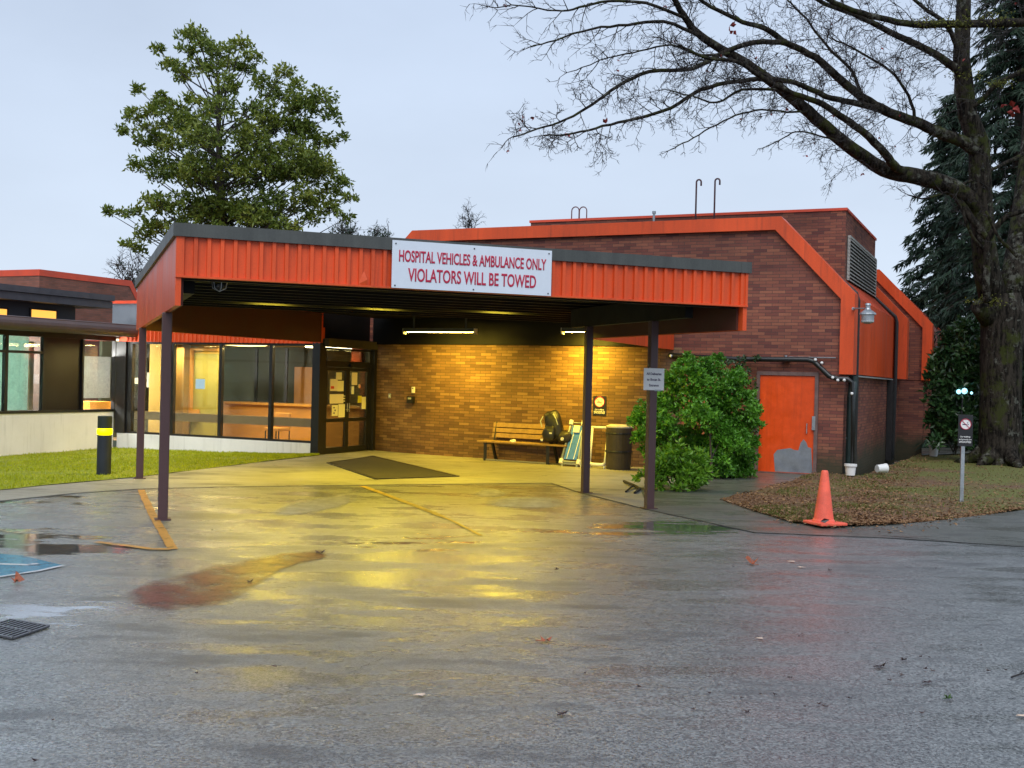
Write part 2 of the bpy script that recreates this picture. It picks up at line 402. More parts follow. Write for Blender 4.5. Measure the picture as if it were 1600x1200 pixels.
def bark_mat():
    m, nt, b, N, L = newmat('mossy_grey_bark'); p = wpos(N)
    mp = N.new('ShaderNodeMapping'); mp.inputs['Scale'].default_value = (1, 1, .22); L.new(p, mp.inputs[0])
    r1 = noise_node(N, L, 14, 6, .75, mp.outputs[0]); r2 = noise_node(N, L, 1.6, 6, .75, p); r3 = noise_node(N, L, 7, 5, .7, p)
    c = mixc(N, L, rng(N, L, r1.outputs[0], .42, .58, 0, 1), (.006, .005, .004), (.045, .038, .030))
    c = mixc(N, L, rng(N, L, mth(N, L, 'ADD', mth(N, L, 'MULTIPLY', r2.outputs[0], .55), mth(N, L, 'MULTIPLY', r3.outputs[0], .45)), .54, .60, 0, .8), c, (.15, .155, .13))
    r4 = noise_node(N, L, 2.3, 5, .7, p)
    c = mixc(N, L, rng(N, L, r4.outputs[0], .52, .62, 0, .75), c, (.045, .055, .012))
    L.new(c, b.inputs['Base Color']); b.inputs['Roughness'].default_value = .9; b.inputs['Specular IOR Level'].default_value = .12
    bp = N.new('ShaderNodeBump'); bp.inputs['Strength'].default_value = 1.0; bp.inputs['Distance'].default_value = .06
    L.new(r1.outputs[0], bp.inputs['Height']); L.new(bp.outputs[0], b.inputs['Normal']); return m
BARK = bark_mat()
TWIG = basic('dark_twig_bark', (.016, .013, .013), .8, var=.5, vs=3)
BARKD = basic('dark_bark', (.04, .032, .026), .85, var=.5, vs=5, bump=.6, bs=20)
MAG = foliage('magnolia_leaf', (.025, .065, .010), (.16, .22, .03), (.42, .42, .06), .42, .35, .8)
SHRUB = foliage('shrub_leaf', (.025, .09, .008), (.09, .27, .02), (.20, .46, .05), .42, .25, 1.8)
SHRUB2 = foliage('young_shrub_leaf', (.06, .15, .01), (.14, .32, .02), (.30, .52, .05), .42, .25, 2.2)
RHODO = foliage('broadleaf_evergreen_leaf', (.012, .03, .014), (.03, .08, .025), (.09, .16, .04), .3, .15, 1.5)
FIR = foliage('fir_needles', (.006, .018, .010), (.014, .040, .020), (.035, .07, .030), .6, .1, 1.0)
GRASS = foliage('grass_blade', (.20, .25, .006), (.36, .42, .010), (.55, .55, .03), .6, .3, 3)
LITTER = foliage('dead_leaf_litter', (.07, .032, .016), (.22, .115, .05), (.42, .29, .15), .7, .1, 5)
ASPH = ground_mat('wet_tarmac', (.125, .134, .13), (.19, .20, .195), rough=(.32, .52), bump=.9, speck=1.2, coat=1.0,
                  pud=[(-3.5, 8.3, 1.0, 1.2, .6), (-4.5, 11.1, 1.2, .6, .85), (-5.6, 11.6, 2.0, 1.5, .72), (2.0, 13.9, 1.5, 1.0, .72), (-1.1, 12.2, 1.3, .9, .5), (1.0, 13.2, 2.0, .55, .6), (-6.6, 15, 2.0, 1.6, .52)])
CONC = ground_mat('damp_concrete', (.33, .315, .26), (.24, .23, .19), rough=(.35, .6), bump=.2, speck=.22)
PATHC = ground_mat('damp_grey_path', (.115, .12, .105), (.085, .09, .075), rough=(.35, .6), bump=.5, speck=.7, coat=.6)
def soil(name, a, b_, c, s1=1.2):
    m, nt, b, N, L = newmat(name); p = wpos(N)
    n1 = noise_node(N, L, s1, 6, .7, p); n2 = noise_node(N, L, 25, 4, .7, p)
    q = mixc(N, L, rng(N, L, n1.outputs[0], .4, .6, 0, 1), a, b_); q = mixc(N, L, rng(N, L, n2.outputs[0], .45, .7, 0, 1), q, c)
    L.new(q, b.inputs['Base Color']); b.inputs['Roughness'].default_value = .85
    bp = N.new('ShaderNodeBump'); bp.inputs['Strength'].default_value = .8; bp.inputs['Distance'].default_value = .03
    L.new(n2.outputs[0], bp.inputs['Height']); L.new(bp.outputs[0], b.inputs['Normal'])
    return m
SOIL = soil('leaf_strewn_soil', (.11, .055, .03), (.085, .075, .02), (.19, .10, .05))
TURF = soil('mossy_turf', (.22, .27, .008), (.30, .33, .010), (.17, .20, .01), 2.0)
FARG = soil('far_ground', (.05, .07, .03), (.07, .08, .04), (.04, .05, .025))

exec_order = []
# ================================================================== THE SETTING: ground
g = MB(); g.box((0, 150, -.75), (900, 900, .1)); tag(g.build('ground', FARG), kind='structure')
# tarmac slab
edge = [G(-300, 806), G(0, 783.5), G(120, 771), G(215, 764.5), G(340, 761.5), G(560, 758.5), G(860, 755), G(905, 770), G(1012, 797), G(1180, 833), G(1400, 842), G(1600, 855), G(1900, 880)]
_e = [(p.x, p.y+.12) for p in edge]
g = MB(); g.prism([(-60, -30), (60, -30), (60, 20.0), (20, 16)]+_e[::-1]+[(-60, _e[0][1]-2)], -.6, 0)
tag(g.build('parking_lot', ASPH), kind='structure')
LAWNF = [G(-300, 790), G(0, 766.5), G(70, 759), G(150, 752), G(215, 746), G(320, 733), G(420, 721), G(475, 714.5), G(499, 711.6)]
bedf = [G(1128, 782), G(1180, 800), G(1240, 818), G(1300, 824), G(1340, 823), G(1400, 820), G(1480, 812), G(1560, 802), G(1600, 797), G(1900, 780)]
# concrete apron and sidewalk: between the kerb joint and the lawn / building
poly = [(p.x, p.y) for p in edge[:9]]
back = [gp(-2.2, .05), gp(-11.3, .3), gp(-11.3, -2.1)]
poly2 = poly+[(G(1000, 762).x, G(1000, 762).y)]+[(p.x, p.y) for p in back]+[(p.x, p.y) for p in LAWNF[::-1]]
g = MB(); g.prism(poly2, -.3, .004); tag(g.build('entrance_pavement', CONC), kind='structure')
# grey path to the orange door and the sidewalk strip at right
pp = [G(1012, 797), G(1180, 833), G(1400, 842), G(1600, 855), G(1900, 880)]+bedf[::-1]+[G(1195, 773), G(1247, 750), gp(-.5, .1), gp(-2.2, .1), G(1000, 762)]
g = MB(); g.prism([(p.x, p.y) for p in pp], -.3, .006); tag(g.build('side_path', PATHC), kind='structure')
# left lawn, dipping towards the building
def sheet(name, mat, f, nx, ny, closed=True):
    m = MB(); idx = []
    for j in range(ny+1):
        for i in range(nx+1): m.v.append(tuple(f(i/nx, j/ny)))
    for j in range(ny):
        for i in range(nx): a = j*(nx+1)+i; m.f.append((a, a+1, a+nx+2, a+nx+1))
    return m.build(name, mat, smooth=True)
def polyat(P, u):
    k = u*(len(P)-1); i = min(int(k), len(P)-2); return P[i].lerp(P[i+1], k-i)
LB0 = [gp(-17.3, -14), gp(-17.3, -8), gp(-17.3, -5.6), gp(-17.3, -4), gp(-17.2, -2.2), gp(-15.5, -2.05), gp(-14, -2.05), gp(-12.5, -2.05), gp(-11.4, -2.05)]
def lawn_f(u, v):
    a = polyat(LAWNF, u); b = polyat(LB0, u); p = a.lerp(b, v*1.03)
    dip = -.22*(1-u)**.7*v
    p.z = .012+dip+.03*math.sin(min(v*6, math.pi))*(1-u)+.012*noise.noise(p*1.3); return p
tag(sheet('lawn', TURF, lawn_f, 80, 30), kind='structure')
g = MB()
for k in range(34000):
    u = R.random()**.8; v = R.random()
    p = lawn_f(u, v)
    if p.x < -16 or (noise.noise(p*.8) < -.15 and R.random() < .7): continue
    h = R.uniform(.02, .05); d = Vector((R.uniform(-1, 1), R.uniform(-1, 1), 0)).normalized()*R.uniform(.006, .012); l = Vector((R.uniform(-.02, .02), R.uniform(-.02, .02), h))
    g.face([p-d, p+d, p+l])
tag(g.build('grass', GRASS), 'short bright green grass of the lawn below the white walls', 'grass', kind='stuff')
# right bed: leaf-strewn ground running back past the building
BB = [G(1215, 762), G(1247, 750), gp(-.75, .25), gp(.1, .3), gp(.3, 4), gp(.5, 8), gp(.6, 14), gp(3, 22), gp(8, 28), gp(16, 30), gp(26, 28), gp(40, 20)]
def bed_f(u, v):
    a = polyat(bedf, u); b = polyat(BB, u); p = a.lerp(b, v)
    p.z = .008+.035*math.sin(min(v*7, math.pi/2))+.035*noise.noise(p*.6)+.012*noise.noise(p*4); return p
def mixed_soil():
    m, nt, b, N, L = newmat('leaf_and_moss_ground'); p = wpos(N)
    n1 = noise_node(N, L, .55, 6, .72, p); n2 = noise_node(N, L, 22, 5, .7, p); sp = N.new('ShaderNodeSeparateXYZ'); L.new(p, sp.inputs[0])
    gm = mth(N, L, 'ADD', rng(N, L, n1.outputs[0], .3, .7, -.45, .45), rng(N, L, sp.outputs[0], 4, 12, .12, .75))
    q = mixc(N, L, rng(N, L, n2.outputs[0], .4, .65, 0, 1), (.10, .05, .028), (.20, .115, .06))
    gr = mixc(N, L, rng(N, L, n2.outputs[0], .4, .65, 0, 1), (.085, .105, .018), (.17, .19, .03))
    L.new(mixc(N, L, rng(N, L, gm, .2, .55, 0, .85), q, gr), b.inputs['Base Color']); b.inputs['Roughness'].default_value = .85
    bp = N.new('ShaderNodeBump'); bp.inputs['Strength'].default_value = .8; bp.inputs['Distance'].default_value = .03
    L.new(n2.outputs[0], bp.inputs['Height']); L.new(bp.outputs[0], b.inputs['Normal'])
    return m
tag(sheet('planting_bed', mixed_soil(), bed_f, 70, 60), kind='structure')
g = MB()
for k in range(24000):
    u = R.random(); v = R.random()**2.4 if R.random() < .985 else -R.random()**2*.05
    if u > .85 or R.random() > (polyat(bedf, u)-polyat(BB, u)).length/14: continue
    p = bed_f(u, v)+Vector((0, 0, .012)); a = R.uniform(0, 6.28); d = Vector((math.cos(a), math.sin(a), R.uniform(-.3, .5)))
    L_ = R.uniform(.02, .06); g.leaf(p, d, Vector((R.uniform(-.6, .6), R.uniform(-.6, .6), 1)), L_, L_*R.uniform(.4, .9))
tag(g.build('leaf_litter', LITTER), 'brown fallen leaves and debris covering the bed beside the brick hall', 'leaf litter', kind='stuff')
g = MB()
for k in range(16000):
    u = R.uniform(.1, .95); v = R.random()**1.8; p = bed_f(u, v)
    if noise.noise(p*.9) < .06: continue
    h = R.uniform(.02, .06); d = Vector((R.uniform(-1, 1), R.uniform(-1, 1), 0)).normalized()*R.uniform(.005, .01)
    g.face([p-d, p+d, p+Vector((R.uniform(-.02, .02), R.uniform(-.02, .02), h))])
tag(g.build('moss_grass', foliage('dull_moss_blade', (.05, .06, .012), (.10, .12, .018), (.18, .20, .03), .7, .2, 3)), 'thin mossy grass along the front of the leaf strewn bed', 'grass', kind='stuff')
# strip of service road seen behind the sign
g = MB(); g.prism([(p.x, p.y) for p in (G(1440, 716), G(1700, 704), G(1700, 696), G(1440, 700))], .08, .118)
tag(g.build('back_road', PATHC), kind='structure')
# joint of the kerb line
def ribbon(name, pts, w, mat, z=.012, kind='structure', label=None, cat=None, cover=None):
    m = MB(); n = len(pts); V = []
    for k, p in enumerate(pts):
        d = (pts[min(k+1, n-1)]-pts[max(k-1, 0)]).normalized(); q = Vector((-d.y, d.x, 0))*((w[k] if isinstance(w, (list, tuple)) else w)/2)
        V += [(p.x-q.x, p.y-q.y, z), (p.x+q.x, p.y+q.y, z)]
    m.v = V; m.f = [(2*k, 2*k+1, 2*k+3, 2*k+2)[::-1] for k in range(n-1)]
    o = m.build(name, mat)
    at_ = o.data.attributes.new('cover', 'FLOAT', 'POINT')
    for k in range(2*n): at_.data[k].value = cover[k//2] if cover else 1.0
    return tag(o, label, cat, kind=kind)
def dense(P, step=.12, jit=.01):
    out = []
    for a, b in zip(P[:-1], P[1:]):
        n = max(1, int((b-a).length/step))
        for k in range(n): out.append(a.lerp(b, k/n)+Vector((R.uniform(-jit, jit), R.uniform(-jit, jit), 0)))
    return out+[P[-1]]
CRACK = basic('dark_joint', (.02, .019, .017), .6)
ribbon('paving_joint', dense(edge, .2, .008), .03, CRACK, .0095)
rl = dense([G(1380, 838), G(1450, 843), G(1500, 849), G(1560, 857), G(1600, 858), G(1660, 866)], .1, .02)
ribbon('pavement_seam', rl, [R.uniform(.01, .035) for _ in rl], CRACK, .0105)
cr_ = dense([G(285, 1119), G(340, 1113), G(400, 1096), G(480, 1073), G(560, 1046), G(600, 1028)], .05, .012)
ribbon('tarmac_crack', cr_, [R.uniform(.0005, .005) for k in range(len(cr_))], CRACK, .004)
cr_ = dense([G(905, 770), G(1000, 765), G(1050, 760)], .1, .008); ribbon('pavement_crack', cr_, .015, CRACK, .0105)
# painted lines
OL = sheet_mat('worn_orange_line_paint', (.62, .30, .05), .45, hole=.40, soft=.08)
YL = sheet_mat('worn_yellow_line_paint', (.66, .42, .04), .45, hole=.40, soft=.08)
BL = sheet_mat('wet_blue_bay_paint', (.13, .36, .50), .12, hole=.38, soft=.08)
WL = sheet_mat('worn_white_paint', (.72, .74, .76), .2, hole=.40, soft=.08)
ribbon('bay_line', dense([G(220, 766), G(240, 808), G(258, 838), G(270, 859)], .15, .006), .10, OL, .008)
ribbon('bay_line', dense([G(268, 859.5), G(236, 859), G(200, 854), G(150, 848)], .15, .006), .09, OL, .0115)
ribbon('bay_line', dense([G(-60, 822), G(0, 829), G(38, 834)], .15, .006), .09, sheet_mat('ghost_line_paint', (.5, .36, .2), .3, hole=.5, soft=.08), .008)
yl = dense([G(566, 760), G(610, 776), G(680, 803), G(712, 817), G(752, 838)], .12, .006)
ribbon('bay_line', yl, [.105*(1 if k < len(yl)*.7 else .5) for k in range(len(yl))], YL, .008)
g = MB(); g.face([(p.x, p.y, .006) for p in (G(-260, 858), G(0, 866), G(35, 869), G(98, 884), G(40, 896), G(0, 902), G(-260, 930))][::-1]); o = g.build('blue_bay_paint', BL); tag(o, kind='structure')
ribbon('bay_symbol_line', dense([G(-60, 881), G(0, 882.5), G(42, 884), G(60, 882)], .1, .006), .07, WL, .0095)
ribbon('bay_border_line', dense([G(-60, 911), G(0, 903), G(60, 893), G(99, 885)], .1, .006), .05, WL, .0095)
# rusty runoff stain on the tarmac (a stain of the surface itself)
def blob_sheet(name, rows, mat, z, kind='structure', m=6):
    mm = MB(); cov = []
    for (a, b) in rows:
        for k in range(m+1): p = a.lerp(b, k/m); mm.v.append((p.x, p.y, z)); cov.append(1 if 0 < k < m else .0)
    for j in range(len(rows)-1):
        for k in range(m): a = j*(m+1)+k; mm.f.append((a, a+1, a+m+2, a+m+1))
    o = mm.build(name, mat); at_ = o.data.attributes.new('cover', 'FLOAT', 'POINT')
    for k, c in enumerate(cov): at_.data[k].value = c
    nr = m+1
    for k in range(nr): at_.data[k].value = 0; at_.data[len(cov)-1-k].value = 0
    return tag(o, kind=kind)
RUST = sheet_mat('rust_runoff_stain', (.22, .05, .03), .35, hole=.46, soft=.12, scale=2.6, col2=(.12, .045, .035))
P_ = [(195, 925, 940), (225, 912, 952), (260, 903, 958), (300, 894, 954), (335, 882, 950), (370, 877, 938), (410, 868, 912), (440, 864, 892), (470, 861, 882), (500, 858, 876), (515, 858, 872)]
blob_sheet('rust_stain', [(G(x, b), G(x, a)) for x, a, b in P_], RUST, .007)
PALE = sheet_mat('dried_silt_patch', (.55, .53, .44), .6, hole=.46, soft=.2, scale=4, col2=(.42, .40, .33))
blob_sheet('silt_patch', [(G(x, b), G(x, a)) for x, a, b in [(755, 783, 790), (785, 778, 794), (820, 776, 796), (860, 777, 795), (890, 782, 791)]], PALE, .007)
blob_sheet('silt_patch', [(G(x, b), G(x, a)) for x, a, b in [(735, 773, 776), (755, 765, 777), (775, 764, 777), (795, 773, 776)]], PALE, .007)
blob_sheet('silt_patch', [(G(x, b), G(x, a)) for x, a, b in [(420, 800, 806), (450, 788, 808), (490, 780, 802), (530, 772, 794), (570, 768, 780)]], PALE, .007)

# ================================================================== BRICK HALL
hall = thing('brick_hall', gp(-6, 3), 'large dark brick hall with bright orange mansard trim behind the canopy', 'building')
zb, zk, zt = 2.06, 3.68, 5.27
def arch(s0, s1, ins):      # mansard gable outline inset by ins; s0 left, s1 right
    q = ins*math.tan(rad(22.5))
    return [(s1-ins, zb), (s1-ins, zk-q), (s1-1.5-q, zt-ins), (s0+1.6+q, zt-ins), (s0+ins, zk-q), (s0+ins, zb)]
SR, SL = -.08, -11.85
# walls
b = MB()
fr = [(SR-.18, -.3), (SR-.18, zk-.1), (SR-1.6, zt-.15), (SL+1.7, zt-.15), (SL+.2, zk-.1), (SL+.2, -.3)]
b.extrude([gp(s, .10, z) for s, z in fr], ND*.3)
b.gbox(SR-.4, SR-.18, .4, 10.6, -.3, zb+.3)                      # side wall below the panels
b.build('brick_wall', BRICK, hall, box_uv=True)
b = MB(); b.gbox(-.6, .42, 11.1, 11.3, -.3, zk+.3); b.gbox(.42, .6, 11.3, 19, -.3, zb+.3); b.extrude([gp(s_, 11.08, z_) for s_, z_ in [(.5, zb), (.5, zk-.1), (-.95, zt-.15), (-8, zt-.15), (-8, zb)]], ND*.3); b.build('brick_wall', BRICK, hall, box_uv=True)
# gable trim: orange band 0.27 wide
def band(mb, s0, s1, w, t0, depth):
    A, B = arch(s0, s1, 0), arch(s0, s1, w)
    for k in range(len(A)-1):
        mb.extrude([gp(*a) for a in ((A[k][0], t0, A[k][1]), (A[k+1][0], t0, A[k+1][1]), (B[k+1][0], t0, B[k+1][1]), (B[k][0], t0, B[k][1]))], ND*depth)
b = MB(); band(b, SL, SR, .27, 0, .5); b.build('gable_trim', ORANGE, hall)
b = MB(); band(b, -11.0, .16, .30, 8.5, .5); b.build('gable_trim', ORANGE, hall)
b = MB(); band(b, -10.5, .62, .27, 11.0, .5); b.build('gable_trim', ORANGE, hall)
# side mansard: vertical panel + slope, standing-seam lines
def mansard(name, s, t0, t1, mat):
    b = MB(); N_ = max(2, int((t1-t0)/.45))
    b.extrude([gp(s, t0, zb+.02), gp(s, t0, zk), gp(s-.15, t0, zk+.05), gp(s-.15, t0, zb+.02)], ND*(t1-t0))
    b.build(name, ORANGE, hall)
    b = MB()
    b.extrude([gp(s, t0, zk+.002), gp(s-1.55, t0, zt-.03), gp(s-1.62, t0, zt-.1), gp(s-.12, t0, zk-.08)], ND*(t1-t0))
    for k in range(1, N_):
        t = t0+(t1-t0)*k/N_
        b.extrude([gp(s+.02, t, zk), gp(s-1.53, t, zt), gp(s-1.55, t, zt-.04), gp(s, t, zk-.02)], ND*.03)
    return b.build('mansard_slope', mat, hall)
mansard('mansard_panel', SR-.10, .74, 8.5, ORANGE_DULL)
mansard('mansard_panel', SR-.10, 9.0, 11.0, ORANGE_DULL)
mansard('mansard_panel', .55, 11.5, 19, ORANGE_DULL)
b = MB(); b.gbox(SL+1.6, SR-1.6, .5, 18, zt-.16, zt-.1)
b.build('flat_roof', GREYCAP, hall)
b = MB(); b.gbox(SR-.42, SR-.07, .5, 8.9, zb-.035, zb-.005); b.build('drip_flashing', GREYF, hall)
# shadow-gap gutter + downpipes
b = MB(); b.tube([gp(SR-1.66, .62, zt-.02), gp(SR-.06, .62, zk+.04), gp(SR-.02, .62, zk-.1), gp(SR-.02, .62, zb-.05)], .05, 8); b.build('roof_gutter', DARK, hall)
b = MB(); b.tube([gp(SR-1.66, 8.4, zt-.02), gp(SR-.06, 8.4, zk+.04), gp(SR-.02, 8.4, zk-.1), gp(SR-.02, 8.4, zb-.05), gp(SR-.05, 8.4, .0)], .05, 8); b.build('roof_gutter', DARK, hall)
b = MB(); b.tube([gp(SR-.05, .45, zb-.02), gp(SR-.05, .45, 1.9), gp(SR-.06, .3, 1.6), gp(SR-.06, .3, -.05)], .085, 12)
b.gbox(SR-.14, SR+.04, .24, .40, .75, .80); b.build('downpipe', GREENPIPE, hall, smooth=False)
b = MB(); b.gbox(SR-.17, SR-.02, .7, 1.05, -.1, zb-.04); b.build('corner_post', DARK, hall)
b = MB(); b.gbox(SR-.17, SR-.03, 7.9, 8.6, -.1, zb-.04); b.build('corner_post', DARK, hall)
# penthouse
ph = MB(); PT = 3.0; s_r, s_l, PZ = -.72, -8.5, 5.80
t_far = on_s(1368, 371, s_r)[0]
ph.extrude([gp(s_l, PT, 4.9), gp(s_r, PT, 4.0), gp(s_r, PT, PZ), gp(s_l, PT, PZ)], ND*(t_far-PT))
phw = ph.build('penthouse', BRICK, hall, box_uv=True)
b = MB(); b.gbox(s_l-.03, s_r+.03, PT-.03, t_far+.03, PZ, PZ+.06); b.build('coping', REDCAP, phw)
b = MB(); l0 = on_s(1323, 400, s_r)[0]; l1 = t_far-.12; lz1 = on_s(1323, 368, s_r)[1]; 
b.gbox(s_r-.02, s_r+.012, l0, l1, 4.25, lz1); b.build('louver_recess', DARK, phw)
b = MB(); nl = 12
for k in range(nl):
    z = 4.3+(lz1-4.34)*k/(nl-1)
    b.extrude([gp(s_r+.014, l0, z), gp(s_r+.07, l0, z-.05), gp(s_r+.07, l0, z-.02), gp(s_r+.014, l0, z+.013)], ND*(l1-l0))
for t in (l0, l1-.05): b.gbox(s_r+.014, s_r+.07, t, t+.05, 4.25, lz1)
b.gbox(s_r+.014, s_r+.07, l0+.05, l1-.05, lz1-.03, lz1+.02); b.build('louver', basic('grey_louver_metal', (.40, .40, .38), .5), phw)
# parapet of the flat roof seen left behind trim is part of trim; roof ladders
def hook(mb, base, h, r, dirv, rr=.02):
    pts = [base, base+Vector((0, 0, h-r))]
    for k in range(1, 8): a = math.pi*k/7; pts.append(base+Vector((0, 0, h-r))+Vector((0, 0, 1))*r*math.sin(a)+dirv*(r-r*math.cos(a)))
    pts.append(pts[-1]-Vector((0, 0, r*1.6))); mb.tube(pts, rr, 8)
LADM = basic('dull_maroon_ladder', (.12, .06, .07), .5)
lad = MB(); T2 = 1.9
sA, zA = on_t(1087, 335, T2); sB, _ = on_t(1116, 335, T2); ztop = on_t(1087, 281, T2)[1]
zr = zt-.1
hook(lad, gp(sA, T2, zr), ztop-zr, .055, WD); hook(lad, gp(sB, T2, zr), ztop-zr, .055, WD)
for z in (zr+.15, zr+.32): lad.tube([gp(sA, T2, z), gp(sB, T2, z)], .013, 6)
lad.build('roof_ladder', LADM, hall, smooth=True)
lad = MB()
for a in (893, 905):
    s0_, z0_ = on_t(a, 345, 3.6); s1_, z1_ = on_t(a+12, 323, 3.6); r = abs(s1_-s0_)/2; h_ = z1_-PZ
    pts = [gp(s0_, 3.6, PZ)]+[gp(s0_, 3.6, PZ+h_-r) + (Vector((0, 0, r*math.sin(math.pi*k/8)))+WD*(r-r*math.cos(math.pi*k/8))) for k in range(9)]+[gp(s0_+2*r, 3.6, PZ)]
    lad.tube(pts, .015, 6)
lad.build('ladder_handrail', LADM, hall, smooth=True)
s0_, z0_ = on_t(1022, 330, 2.4); b = MB(); b.tube([gp(s0_, 2.4, zr), gp(s0_, 2.4, z0_)], .03, 10); b.tube([gp(s0_, 2.4, z0_-.06), gp(s0_, 2.4, z0_)], .045, 10); b.build('vent_pipe', STEEL, hall)
# orange door
dz0, dz1 = .03, 2.01; dl, dr = -1.93, -.82
b = MB(); b.gbox(dl-.07, dl, .02, .099, 0, dz1+.08); b.gbox(dr, dr+.07, .02, .099, 0, dz1+.08); b.gbox(dl, dr, .02, .099, dz1+.005, dz1+.08)
b.gbox(dl-.02, dr+.02, -.02, .099, 0, .028); b.build('door_frame', basic('worn_door_frame', (.16, .10, .09), .5, var=.4), hall)
b = MB(); b.gbox(dl, dr, .05, .095, dz0, dz1); door = b.build('door', basic('orange_red_door_paint', (.74, .075, .006), .42, var=.14, grime=.3), hall)
b = MB(); pt = [(912, 788), (908, 740), (905, 690), (925, 665), (960, 660), (1000, 655), (1020, 665), (1045, 668), (1058, 625), (1075, 605), (1090, 622), (1100, 650), (1118, 655), (1126, 800)]
q_ = []
for X_, Y_ in pt:
    s_, z_ = on_t(960+X_*.275, 520+Y_*.275, .048); q_.append((min(s_, dr-.004), max(z_, dz0+.004)))
b.extrude([gp(s_, .0485, z_) for s_, z_ in q_], ND*.001); o = b.build('bare_patch', BARE, door); o['label'] = 'grey patch where the orange paint has peeled'
b = MB(); b.gbox(dr-.14, dr-.125, -.02, 0, .85, 1.05); b.gbox(dr-.14, dr-.125, 0, .05, .86, .88); b.gbox(dr-.14, dr-.125, 0, .05, 1.02, 1.04); b.build('door_handle', STEEL, door)
b = MB(); b.gbox(dr-.035, dr+.03, -.005, .02, .92, 1.2); b.build('lock_plate', STEEL, door)
# insulated pipe with white clips along the wall
def wp(px, py, t=-.07): s_, z_ = on_t(px, py, t); return gp(s_, t, z_)
pl = [wp(1040, 555), wp(1150, 561), wp(1262, 562), wp(1272, 565), wp(1296, 588), wp(1310, 592), wp(1324, 592), wp(1332, 598), wp(1333, 640), wp(1332, 728)]
b = MB(); b.tube(pl, [.055]*7+[.04]*3, 10); cable = b.build('insulated_pipe', PIPE, hall, smooth=True)
for (a, c) in ((1048, 556), (1274, 562), (1284, 567), (1301, 590), (1309, 594), (1319, 594), (1331, 615)):
    b = MB(); p = wp(a, c, -.13)
    b.lathe(p-Vector((0, 0, .03)), [(.0, 0), (.022, .005), (.032, .03), (.022, .055), (0, .06)], 10); b.build('pipe_clip', WHITEP, cable, smooth=True)
b = MB(); b.tube([wp(1232, 558, .04), wp(1306, 559, .04)], .012, 6); cd = b.build('conduit', STEEL, hall)
b = MB(); p = wp(1228, 559, .02); b.lathe(p-Vector((0, 0, .05)), [(.10, 0), (.10, .03), (.03, .06), (.03, .10)], 12); b.build('junction_box', STEEL, cd)
# wall lamp on the trim
lp = thing('wall_lamp', at(1334, 485, 22.0), 'grey bell shaped lamp on an arm at the orange corner trim', 'lamp')
b = MB(); a_ = at(1333, 482, 22.1); c_ = at(1356, 482, 21.7); b.tube([a_, c_], .015, 8); b.tube([a_, a_+ND*.12], .03, 8); b.build('arm', STEEL, lp)
b = MB(); b.lathe(c_+Vector((0, 0, -.24)), [(.12, 0), (.125, .11), (.16, .12), (.155, .15), (.06, .22), (.045, .25), (.045, .29), (.06, .30), (.05, .34)], 20); b.build('lamp_shade', STEEL, lp, smooth=False)
b = MB(); b.lathe(c_+Vector((0, 0, -.30)), [(.05, 0), (.12, .03), (.125, .06)], 16); b.build('lens', GREYF, lp, smooth=True)

# ================================================================== ENTRANCE LOBBY (low wing with windows, doors and the curved brick wall)
TW = -2.14; SX0, SX1 = -16.95, -11.32
lob = thing('entrance_lobby', gp(-14, 0), 'glazed entrance lobby lit yellow inside with a low white sill wall', 'building')
b = MB(); b.gbox(SX0-.25, SX1-.02, TW-.02, TW+.2, -.3, .25); b.build('sill_wall', WHITEWALL, lob)
b = MB(); b.gbox(SX0-.25, SX1+.02, TW-.02, TW+.16, 2.49, 2.86)
for k in range(46): s_ = SX0+k*.125; b.gbox(s_, s_+.045, TW-.045, TW-.0205, 2.50, 2.85)
b.build('ribbed_fascia', ORANGE, lob)
b = MB(); b.gbox(SX0-.25, SX1-.31, TW+.17, 5, 2.7, 2.86); b.build('roof', SOFFIT, lob)
# windows: (left,right) in s
ms = [SX0+.10, -15.47, -14.07, -12.62, SX1-.16]
edges = [SX0+.10]+[on_t(px, 600, TW)[0] for px in (343, 422)]+[SX1-.14]
edges = [SX0+.12, on_t(268, 600, TW)[0], on_t(343, 600, TW)[0], on_t(422, 600, TW)[0], SX1-.10]
for k in range(4):
    a, c = edges[k], edges[k+1]; b = MB(); w_ = .05
    b.gbox(a-w_ if k else a-.12, a+.03, TW+.02, TW+.12, .25, 2.49); b.gbox(c-.03, c-.0, TW+.03, TW+.11, .25, 2.49)
    b.gbox(a+.03, c-.03, TW+.02, TW+.12, .25, .30); b.gbox(a+.03, c-.03, TW+.02, TW+.12, 2.44, 2.49)
    wf = b.build('window', DARK, lob)
    b = MB(); b.gbox(a+.03, c-.03, TW+.065, TW+.071, .30, 2.44); b.build('pane', GLASS, wf)
b = MB(); b.gbox(SX1-.16, SX1+.04, TW-.04, TW+.17, -.05, 2.6); b.build('corner_post', DARK, lob)
b = MB(); b.gbox(SX0-.32, SX0-.01, TW-.03, TW+.16, .25, 2.49); b.build('corner_post', DARK, lob)
